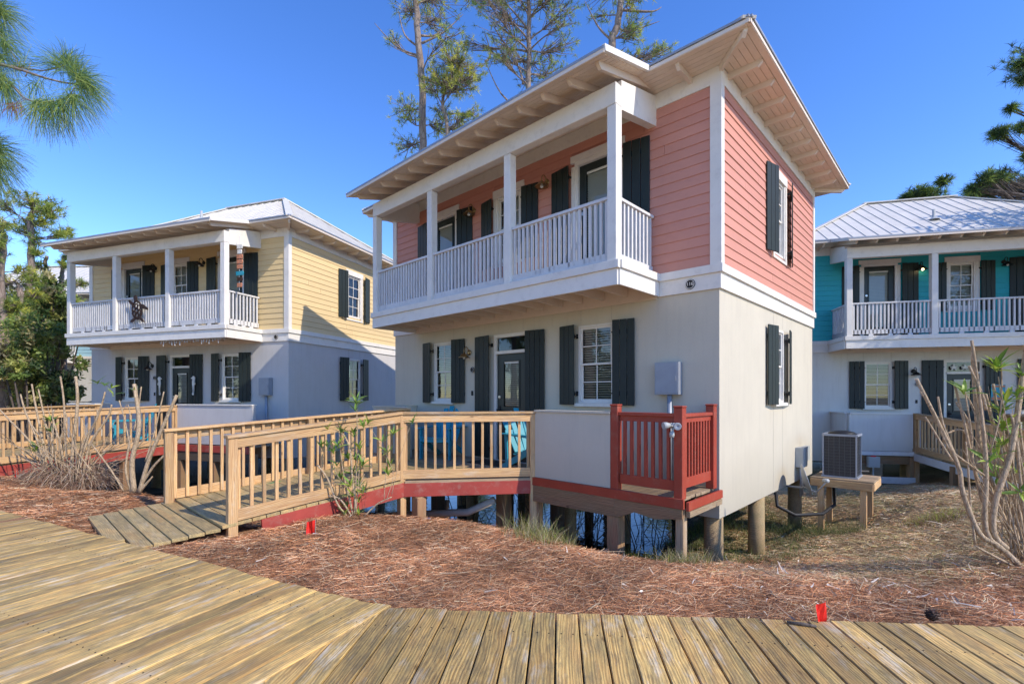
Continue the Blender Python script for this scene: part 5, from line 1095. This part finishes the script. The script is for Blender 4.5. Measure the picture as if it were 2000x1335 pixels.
# right-hand shrub, thick pruned stems
dR=4.7; r0_=random.Random(55)
def q(px,py,dd=0): return V(px,py,dR+dd)
S=[([q(1995,1108),q(1950,1065),q(1912,1040),q(1880,960),q(1868,900),(q(1790,740))],.034,.017,1),
 ([q(1960,1075),q(1925,1035),q(1926,930),q(1922,860),q(1912,770),q(1898,665)],.03,.014,1),
 ([q(1926,800),q(1918,770),q(1893,715)],.016,.012,1),
 ([q(1965,1070),q(1940,1040),q(1945,975),q(1975,880),q(1998,730),q(2010,640)],.034,.022,0),
 ([q(1925,930),q(1870,890),q(1850,870),q(1820,800),q(1798,765)],.013,.009,1),
 ([q(1860,900),q(1835,860),q(1808,815)],.013,.009,1),([q(1870,900),q(1850,850),q(1840,822),q(1832,775)],.012,.01,1),
 ([q(1915,960,.1),q(1895,880,.1),q(1880,810,.1),q(1865,752,.1)],.016,.012,1),([q(1918,980,.1),q(1900,900,.1),q(1893,830,.1),q(1868,785,.1)],.016,.01,1),
 ([q(1940,950,.2),q(1910,890,.2),q(1880,840,.2),(q(1840,868,.2)+q(1850,830,.2))/2],.013,.01,1),
 ([q(1905,1062),q(1897,1000),q(1893,950),q(1890,900),q(1886,862)],.011,.008,0),([q(1993,1112),q(1940,1085),q(1905,1066)],.018,.010,1),
 ([q(1955,1080,.1),q(1958,1000,.1),q(1962,900,.1),q(1958,800,.1),(q(1950,735,.1))],.008,.005,0),
 ([q(1990,1080,.3),q(1960,1010,.3),q(1935,960,.3),q(1915,880,.3),q(1905,770,.3),q(1900,690,.3)],.028,.02,1),
 ([q(1995,1090,.2),q(1985,1040,.2),q(1960,990,.2),q(1930,920,.2)],.02,.014,0),([q(2010,1090,.3),q(1990,1000,.3),q(1965,920,.3),q(1945,850,.3),q(1930,790,.3),(q(1925,770,.3))],.022,.014,1),
 ([q(2010,1080),q(1995,960),q(1985,860),(q(1975,810))],.016,.012,1),([q(2020,1060,.2),q(1990,900,.2),q(1950,800,.2),(q(1940,750,.2))],.016,.012,1),
 ([q(2015,1050,.2),q(2000,900,.2),q(1990,820,.2),(q(1985,760,.2))],.014,.01,1),([q(1975,1080,.1),q(1972,1000,.1),q(1980,880,.1)],.010,.007,1),
 ([q(2005,950),q(1990,880),(q(1978,810))],.010,.007,1),([q(1935,880),q(1955,800),q(1955,700),q(1948,720)],.007,.005,0),
 ([q(2020,1100),q(2040,950),q(2060,800)],.03,.02,1),([q(2030,1090,.2),q(2080,960,.2),q(2120,840,.2)],.026,.018,1),([q(1898,860),q(1896,835),q(1885,765)],.008,.006,0),([q(1903,800,.1),q(1893,780,.1),q(1882,765,.1)],.007,.005,0)]
lv=[(q(1948,712),(0,0,1),13),(q(1944,716),(.1,-.3,1),8),(q(1884,764),(0,-.2,1),7),(q(1955,800,.1),(0,0,1),12),(q(1960,830,.1),(.1,-.2,1),12),(q(1956,865,.1),(-.2,-.2,1),9),(q(1995,728),(0,-.2,1),10),(q(2002,760),(.2,-.2,1),8),(q(1985,770),(0,0,1),7),(q(1950,890,.1),(-.3,0,.5),5),(q(1945,930,.1),(-.4,0,.3),5),(q(1985,920,.1),(-.2,-.2,.5),6),(q(1992,960),(-.2,-.3,.2),5),(q(1932,900),(-.5,-.3,.4),5),(q(1975,850,.2),(0,-.3,.8),6),(q(1965,780),(.2,0,1),7)]
for k in range(26):
    a=q(1990+r0_.uniform(-15,25),1090+r0_.uniform(-20,10),r0_.uniform(-.1,.35)); b=q(1990-r0_.uniform(0,110),r0_.uniform(740,960),r0_.uniform(-.1,.4)); S.append(([a,a*.5+b*.5+Vector((r0_.uniform(-.04,.10),0,r0_.uniform(-.08,.02))),b],r0_.uniform(.005,.010),.003,r0_.random()<.5))
shrub('pruned_shrub','large pruned shrub with thick cut stems and a few fresh leaves at the right edge',(q(1985,1105).x,q(1985,1105).y,q(1985,1105).z),S,101,lv,(1.2,1.6,.4),LBIG)
# the tall shoot carrying the top whorl
# left big pruned shrub with straw at its foot
dL=8.3; r_=random.Random(33); bL=V(130,945,dL); S=[]
def ql(px,py,dd=0): return V(px,py,dL+dd)
for (bx,tx,ty,r,cut) in ((95,62,750,.022,1),(105,75,760,.018,1),(120,82,815,.016,1),(140,148,735,.036,1),(135,118,735,.022,1),(150,205,765,.022,0),(160,218,790,.026,1),(100,0,800,.018,1),(95,40,770,.02,1),(120,125,800,.02,1),(150,190,800,.022,1),(110,60,830,.018,1),(130,105,800,.022,1)):
    S.append(([ql(bx,945+r_.uniform(-8,8)),ql((bx*.65+tx*.35)+r_.uniform(-6,6),870),ql(tx+r_.uniform(-5,5)+(bx-tx)*.15,(ty+840)/2),ql(tx,ty)],r,r*.62,cut))
for k in range(75):
    a=r_.uniform(-1.25,1.35); L=r_.uniform(60,170); bx=130+r_.uniform(-55,60); by=935+r_.uniform(-25,10); S.append(([ql(bx,by,r_.uniform(-.3,.3)),ql(bx+math.sin(a)*L*.5+r_.uniform(-6,6),by-math.cos(a)*L*.5*.95,r_.uniform(-.3,.4)),ql(bx+math.sin(a)*L,by-math.cos(a)*L*.8,r_.uniform(-.4,.4))],r_.uniform(.006,.013),.004,0))
lv=[(ql(205,752),(0,0,1),4),(ql(217,757),(.2,0,1),4),(ql(190,748),(-.3,0,1),4),(ql(222,770),(.3,0,.6),4),(ql(98,820),(0,0,1),8),(ql(70,880),(0,0,1),8),(ql(100,840),(0,0,1),8),(ql(72,872),(0,-.2,1),8)]
shb=shrub('pruned_shrub','widest pruned shrub of many upright and leaning bare stems over a straw mound at left',tuple(bL),S,102,lv,(1,1,1),LBIG)
rsx=np.random.RandomState(5); n=2600; th=rsx.uniform(0,6.28,n); rr_=rsx.uniform(0,1,n)**.6*.62; P0=np.stack([rr_*np.cos(th)+rsx.normal(size=n)*.1,rr_*np.sin(th)*.8,rsx.uniform(0,1,n)**1.6*.50*(1-rr_*.6)],1); Dn=np.stack([np.cos(th)*.7+rsx.normal(size=n)*.5,np.sin(th)*.7+rsx.normal(size=n)*.5,-.5+rsx.normal(size=n)*.5],1)
v,f,t=strips(P0,Dn,rsx.uniform(.12,.3,n),.006,pick([(.36,.24,.15),(.25,.13,.08),(.5,.4,.3),(.15,.09,.06)],n,rsx),2,bend=np.tile([[0,0,-.3]],(n,1)),seed=6); o_=fastmesh('trapped_straw',v,f,'straw',t,shb); o_['kind']='stuff'
dM=7.5; bM=V(268,962,dM)
def qm(px,py,dd=0): return V(px,py,dM+dd)
shrub('pruned_shrub','three thick pruned stems in a V between the wide shrub and the ramp post',tuple(bM),[([qm(262,960),qm(258,900),qm(272,830),qm(262,750)],.045,.030,1),([qm(272,962),qm(290,900),qm(315,840),qm(345,772)],.036,.026,1),([qm(268,960),qm(300,910),qm(330,880),qm(355,845)],.024,.014,1),([qm(258,962),qm(246,920),qm(250,880),qm(255,850)],.022,.014,0),([qm(284,900),qm(300,850),qm(312,800),qm(320,765)],.014,.010,1),([qm(262,840),qm(270,800),qm(276,755)],.012,.009,1),([qm(255,880),qm(246,830),qm(233,782)],.012,.009,1),([qm(270,962),qm(285,945),qm(298,930)],.03,.01,0),([qm(262,880),qm(280,860),qm(300,845)],.012,.008,0),
  ([qm(241,958,-.15),qm(215,915,-.15),qm(180,868,-.15)],.014,.010,1),([qm(256,825),qm(250,790),qm(238,805)],.010,.006,0)],103,[(qm(262,765),(0,0,1),4)],(1,1,0),LSM)
n=500; th=rsx.uniform(0,6.28,n); rr_=rsx.uniform(0,.2,n); P0=np.stack([rr_*np.cos(th)+.05,rr_*np.sin(th),rsx.uniform(0,.30,n)],1); Dn=np.stack([np.cos(th)*.4+rsx.normal(size=n)*.3,np.sin(th)*.4,-.9+rsx.normal(size=n)*.3],1)
# green oleander by the ramp
dO=5.95; bO=V(690,1022,dO); r_=random.Random(12)
def qo(px,py,dd=0): return V(px,py,dO+dd)
S=[([qo(692,1020),qo(694,960),qo(698,880),qo(697,800)],.012,.005,0),([qo(696,1000),qo(688,930),qo(684,880),qo(672,850),qo(656,842)],.013,.010,1),([qo(690,1020),qo(660,985),qo(640,935),qo(620,908)],.014,.012,1),([qo(688,1010),qo(665,975),qo(643,968)],.013,.011,1),
 ([qo(690,1010),qo(672,930),qo(665,880),qo(662,840)],.008,.004,0),([qo(690,1010),qo(680,960),qo(655,920),qo(648,870)],.008,.004,0),([qo(700,1020),qo(735,985),qo(765,970)],.012,.007,0),([qo(755,975),qo(768,930),qo(760,900),qo(745,870),qo(720,830)],.004,.003,0),([qo(765,965),qo(775,920),qo(785,880),qo(800,835)],.004,.002,0),([qo(750,975),qo(755,900),qo(757,850)],.005,.003,0),([qo(695,1000),qo(700,940),qo(703,890)],.008,.005,0),([qo(690,1005),qo(700,960),qo(712,925)],.006,.004,0)]
lv=[]
for (x,y,n) in ((697,780,14),(697,800,6),(690,845,12),(704,870,12),(700,895,12),(710,905,10),(692,920,11),(676,890,11),(662,868,10),(650,880,9),(640,870,6),(668,840,9),(655,905,9),(700,945,10),(690,965,9),(680,985,9),(675,1000,8),(702,1000,9),(712,960,6),(758,880,10),(762,905,9),(770,845,8),(803,822,9),(745,860,6),(722,825,7),(757,925,6),(707,830,8),(640,835,6),(625,870,6),(665,930,9),(683,945,9),(700,975,8)): lv.append((qo(x+r_.uniform(-3,3),y,r_.uniform(-.12,.12)),(r_.uniform(-.3,.3),r_.uniform(-.4,.1),1),n))
shrub('oleander_shrub','green leafed young oleander growing against the ramp railing',tuple(bO),S,104,lv,(1.2,.8,1.0),LSM)

# ------------------------------------------------------------------ pine straw, leaves and grass
def off_walk(x,y):
    inA=(x>=CN.x-.03)&(y<CN.y-.068*(x-CN.x)+.0); t=(x-CN.x)*bedge.x+(y-CN.y)*bedge.y; nn=(x-CN.x)*(-bedge.y)+(y-CN.y)*bedge.x
    inB=(x<CN.x)&(nn>-.0)
    return ~(inA|inB)
def local(loc,rz,x,y):
    dx=x-loc[0]; dy_=y-loc[1]; return dx*math.cos(rz)+dy_*math.sin(rz),-dx*math.sin(rz)+dy_*math.cos(rz)
def ok_ground(x,y,rampgap=True):
    m=off_walk(x,y); lx,ly=local(LM,AM,x,y)
    m&=~((lx>-5.45)&(lx<-3.36)&(ly>-5.6)&(ly<-2.3)); m&=~((ly>-.9)&(lx<-1.9)&(lx>-LN)); return m
def scatter(n,box,rs,dens,edge=0):
    x=rs.uniform(box[0],box[1],n); y=rs.uniform(box[2],box[3],n); k=rs.uniform(0,1,n)<dens(x,y); x=x[k];y=y[k]; k=ok_ground(x,y); x=x[k];y=y[k]
    k=(np.abs(x)<1.15*y+.6); return x[k],y[k]
rs=np.random.RandomState(77)
x,y=scatter(760000,(-10,10,2.9,11.5),rs,lambda x,y:np.clip(4.6/np.hypot(x,y),0,1)**1.5*np.where(x>3.6,.8,1))
z=hgt(x,y); k=z>-1.15; x=x[k];y=y[k];z=z[k]; n=len(x); print('needles',n)
dry=np.clip((x-2.3+.8*np.sin(y*1.7))/1.6,0,1)*np.clip((y-4.0)/1.0,0,1)
RED=pick([(.66,.29,.12),(.50,.21,.09),(.74,.41,.21),(.80,.58,.36),(.28,.13,.06),(.62,.30,.14),(.18,.08,.04)],n,rs,.25); TAN=pick([(.64,.48,.28),(.52,.37,.20),(.72,.60,.40),(.36,.24,.12),(.56,.34,.18),(.46,.42,.17)],n,rs,.25)
tint=np.where((rs.uniform(0,1,n)<dry*.85)[:,None],TAN,RED)
patch=np.clip(.5+.5*np.sin(1.9*x+.7)*np.sin(2.3*y+1.1)+.35*np.sin(5.1*x-3*y),0,1)[:,None]; tint=tint*(.66+.52*patch)
ang=rs.uniform(0,math.pi,n)+.5*np.sin(x*2+y*3); D=np.stack([np.cos(ang),np.sin(ang),rs.normal(size=n)*.16+.03],1); P0=np.stack([x,y,z+.006+rs.uniform(0,1,n)**2*.035],1); L=rs.uniform(.07,.20,n)
S_=np.stack([-np.sin(ang),np.cos(ang),rs.normal(size=n)*.8],1); bend=np.stack([-np.sin(ang)*rs.normal(size=n)*.3,np.cos(ang)*rs.normal(size=n)*.3,-np.abs(rs.normal(size=n))*.12],1)
v,f,t=strips(P0-D*L[:,None]*.5,D,L,np.clip(.00064*np.hypot(x,y),.002,.006),tint,2,bend=bend,taper=.6,side=S_,seed=1)
o_=fastmesh('pine_straw',v,f,'straw',t); tag(o_,'deep reddish brown pine straw covering the bed beyond the boardwalk','pine straw',kind='stuff')
x,y=rs.uniform(-5,4,2600),rs.uniform(2.6,6.6,2600); k=~off_walk(x,y)&off_walk(x,y+.16)&off_walk(x+.1,y+.12); x=x[k];y=y[k]; n=len(x); ang=rs.uniform(0,6.28,n)
v,f,t=strips(np.stack([x,y,np.full(n,BW+.003)],1),np.stack([np.cos(ang),np.sin(ang),np.zeros(n)],1),rs.uniform(.05,.15,n),.0025,pick([(.50,.28,.15),(.6,.42,.27),(.3,.15,.08)],n,rs,.2),2,bend=np.stack([rs.normal(size=n)*.25,rs.normal(size=n)*.25,np.zeros(n)],1),side=np.stack([-np.sin(ang),np.cos(ang),0*ang],1),seed=2)
o_=fastmesh('stray_needles',v,f,'straw',t); tag(o_,'stray pine needles blown over the boardwalk edge','pine needles',kind='stuff')
m=MB()
for i in range(-9,34):
    for off in (.25,1.15):
        for dd in (.035,.105):
            p=CN+a_per*(i*sp+dd-.02)-a_dir*(off-.068*i*sp*0); 
            if (p-CN).dot(b_per)<-.01: m.lathe([(0,.0012),(.0042,.0012),(.0042,-.001)],(p.x,p.y,BW+.001),6)
for i in range(0,50):
    for off in (.25,1.15,2.05):
        for dd in (.035,.105): p=CN+b_per*(i*spb+dd*.92)-b_dir*(off+.0*i); m.lathe([(0,.0012),(.0042,.0012),(.0042,-.001)],(p.x,p.y,BW+.001),6)
o_=m.build('screw_heads','darkmetal',walk); o_['kind']='stuff'
# broad dead leaves and chips, more of them to the right
x,y=scatter(5200,(-6,9,3.0,9),rs,lambda x,y:np.where(x>.5,.22,.07)+np.where((x>2.2)&(y<4.6),.5,0)); z=hgt(x,y); n=len(x); ang=rs.uniform(0,6.28,n); D=np.stack([np.cos(ang),np.sin(ang),rs.normal(size=n)*.25],1)
v,f,t=strips(np.stack([x,y,z+.03],1),D,rs.uniform(.05,.13,n),rs.uniform(.008,.022,n),pick([(.62,.52,.42),(.5,.38,.27),(.68,.62,.52),(.34,.22,.14)],n,rs,.15),3,bend=rs.normal(size=(n,3))*.2,taper=.25,side=np.stack([-np.sin(ang),np.cos(ang),rs.normal(size=n)*.5],1),seed=3)
o_=fastmesh('fallen_leaves',v,f,'straw',t); tag(o_,'pale dead leaves and bark strips scattered over the pine straw','dead leaves',kind='stuff')
# twigs
x,y=scatter(500,(-6,9,3.1,9),rs,lambda x,y:np.where(x>1.5,.5,.2)); z=hgt(x,y); m=MB()
for a,b,c in zip(x,y,z):
    an=random.uniform(0,6.28); L=random.uniform(.1,.4); m.tube([(a,b,c+.03),(a+math.cos(an)*L*.5,b+math.sin(an)*L*.5,c+.04+random.uniform(0,.02)),(a+math.cos(an+.3)*L,b+math.sin(an+.3)*L,c+.03)],[.005,.004,.002],4)
tag(m.build('fallen_twigs','stem'),'thin grey brown twigs lying in the pine straw','twigs',kind='stuff')
# grass
def grass(cx,cy,r,n,h,cols,rs,up=.25):
    x=cx+rs.normal(size=n)*r*.5; y=cy+rs.normal(size=n)*r*.5; k=ok_ground(x,y); x=x[k];y=y[k]; z=hgt(x,y); n=len(x)
    D=np.stack([rs.normal(size=n)*up,rs.normal(size=n)*up,np.ones(n)],1); return strips(np.stack([x,y,z-.02],1),D,h*rs.uniform(.4,1.1,n),.006,pick(cols,n,rs,.2),3,bend=np.stack([rs.normal(size=n)*.3,rs.normal(size=n)*.3,-.1*np.ones(n)],1),taper=.15,seed=rs.randint(9999))
G1=[(.30,.30,.07),(.45,.38,.2),(.2,.26,.05),(.52,.44,.28)]; G2=[(.13,.17,.05),(.22,.22,.09),(.09,.12,.03)]
def clumpobj(name,label,parts,kind=None,cat='grass',group=None):
    vs=[];fs=[];ts=[];b=0
    for v,f,t in parts: vs.append(v);fs.append(f+b);ts.append(t);b+=len(v)
    o=fastmesh(name,np.concatenate(vs),np.concatenate(fs),'grass',np.concatenate(ts)); tag(o,label,cat,group,kind); return o
clumpobj('grass_tuft','pale green grass tuft on the straw below the left end of the stucco half wall',[grass(.25,5.55,.30,420,.34,G1,rs),grass(.55,5.72,.22,220,.26,G1,rs)],group='grass tufts by the posts')
clumpobj('grass_tuft','spiky grass tuft at the foot of the red deck corner post',[grass(1.9,5.4,.30,600,.23,G1,rs)],group='grass tufts by the posts')
clumpobj('sedge_clump','rounded green plant at the dark water edge under the deck',[grass(1.55,5.9,.16,260,.24,[(.10,.13,.02),(.2,.2,.03)],rs,.6)],cat='plant')
clumpobj('grass_tuft','yellow green grass tuft on the brown mound left of the right shrub',[grass(6.4,7.35,.35,500,.20,[(.30,.38,.04),(.38,.42,.08)],rs),grass(6.3,7.25,.4,600,.26,[(.26,.16,.1),(.36,.26,.17)],rs,.7)],group='grass tufts on the mound')
parts=[]
for k in range(120):
    a=rs.uniform(3.0,8.5); b=rs.uniform(5.0,12); parts.append(grass(a,b,rs.uniform(.15,.6),int(rs.uniform(20,110)),rs.uniform(.05,.13),[(.24,.26,.07),(.34,.30,.14),(.15,.19,.05),(.42,.33,.2)],rs,.5))
for k in range(40): a=rs.uniform(3.4,5.6); b=rs.uniform(8.0,11.8); parts.append(grass(a,b,rs.uniform(.2,.5),120,rs.uniform(.15,.4),G2,rs,.5))
for k in range(60): a=rs.uniform(2.4,4.6); b=rs.uniform(6.6,10.6); parts.append(grass(a,b,rs.uniform(.15,.4),90,rs.uniform(.12,.32),G2+G1[2:3],rs,.5))
clumpobj('sparse_grass','thin dry and green grass over the slope beside the pink cottage','x' and parts,kind='stuff')

r2_=random.Random(66); tw=thing('reflection_twigs','bare twigs added under the pink cottage in place of branch reflections in the water','bush',(.9,9.6,-1.75)); m=MB()  # added twigs imitate branch reflections on the pond
for k in range(80):
    a=Vector((r2_.uniform(-2.2,2.2),r2_.uniform(-.8,.8),0)); b=a+Vector((r2_.uniform(-.9,.9),r2_.uniform(-.5,.5),r2_.uniform(.8,2.1))); m.tube(polyline([a,(a+b)*.5+Vector((r2_.uniform(-.2,.2),0,0)),b],2),[.012,.011,.009,.006,.004],4)
    for j in range(3):
        t_=r2_.uniform(.3,.9); c=a+(b-a)*t_; m.tube([c,c+Vector((r2_.uniform(-.4,.4),r2_.uniform(-.2,.2),r2_.uniform(-.1,.5)))],[.006,.003],3)
m.build('twigs','darkbark',tw)
# ------------------------------------------------------------------ marker flags and cone
def flagthing(p,label,ang,h=.16,s=1.0):
    T=thing('marker_flag',label,'flag',p,ang,'red marker flags'); m=MB(); m.tube([(0,0,-.05),(0,0,h)],.0022,5); m.build('wire','wire',T)
    vs=[];fs=[]
    for i in range(5):
        for j in range(4): vs.append((.052*s*i/4*(1 if j<3 else .6),.014*math.sin(i*1.4+j*.8),h-.005-.115*s*(j/3)-.03*i/4))
    for i in range(4):
        for j in range(3): a=i*4+j; fs.append((a,a+1,a+5,a+4))
    me=bpy.data.meshes.new('flag_sheet'); me.from_pydata(vs,[],fs); me.materials.append(M['flag']); o=bpy.data.objects.new('flag_sheet',me); link(o,T,Matrix.Identity(4)); sm=o.modifiers.new('thickness','SOLIDIFY'); sm.thickness=.001; return T
p=V(1611,1214,3.08); flagthing((p.x,p.y,hz(p.x,p.y)),'red marker flag standing at the boardwalk edge on the right',R(200),.20,1.35)
p=V(616,1050,5.1); flagthing((p.x,p.y,hz(p.x,p.y)),'red marker flag in the straw left of the oleander',R(175),.17,1.9)
p=V(32,945,8.4); flagthing((p.x,p.y,hz(p.x,p.y)),'small red marker flag in the straw at the far left under the ramp',R(150),.18,1.2)
p=V(1820,1213,3.08); pc=thing('pine_cone','brown pine cone resting at the boardwalk edge on the right','pine cone',(p.x,p.y,BW+.03)); m=MB(); m.lathe([(0,-.03),(.018,-.025),(.030,-.005),(.026,.015),(.012,.032),(0,.036)],(0,0,0),10); m.build('core','rust',pc,True); m=MB()
for k in range(34):
    a=k*2.4; h=-.024+.055*k/34; r=.030*math.sqrt(max(.05,1-((h-.002)/.038)**2)); m.bar((r*.6*math.cos(a),r*.6*math.sin(a),h),(r*1.25*math.cos(a),r*1.25*math.sin(a),h+.006),.014,.004)
m.build('scales','rust',pc)
p=V(1553,1220,3.0); m=MB(); m.tube([(p.x-.03,p.y+.035,BW+.012),(p.x+.05,p.y+.005,BW+.013),(p.x+.12,p.y-.02,BW+.010)],[.008,.011,.007],8); tag(m.build('bark_chip','darkbark',None,True),'short dark strip of bark lying on the boardwalk boards left of the red flag','bark')
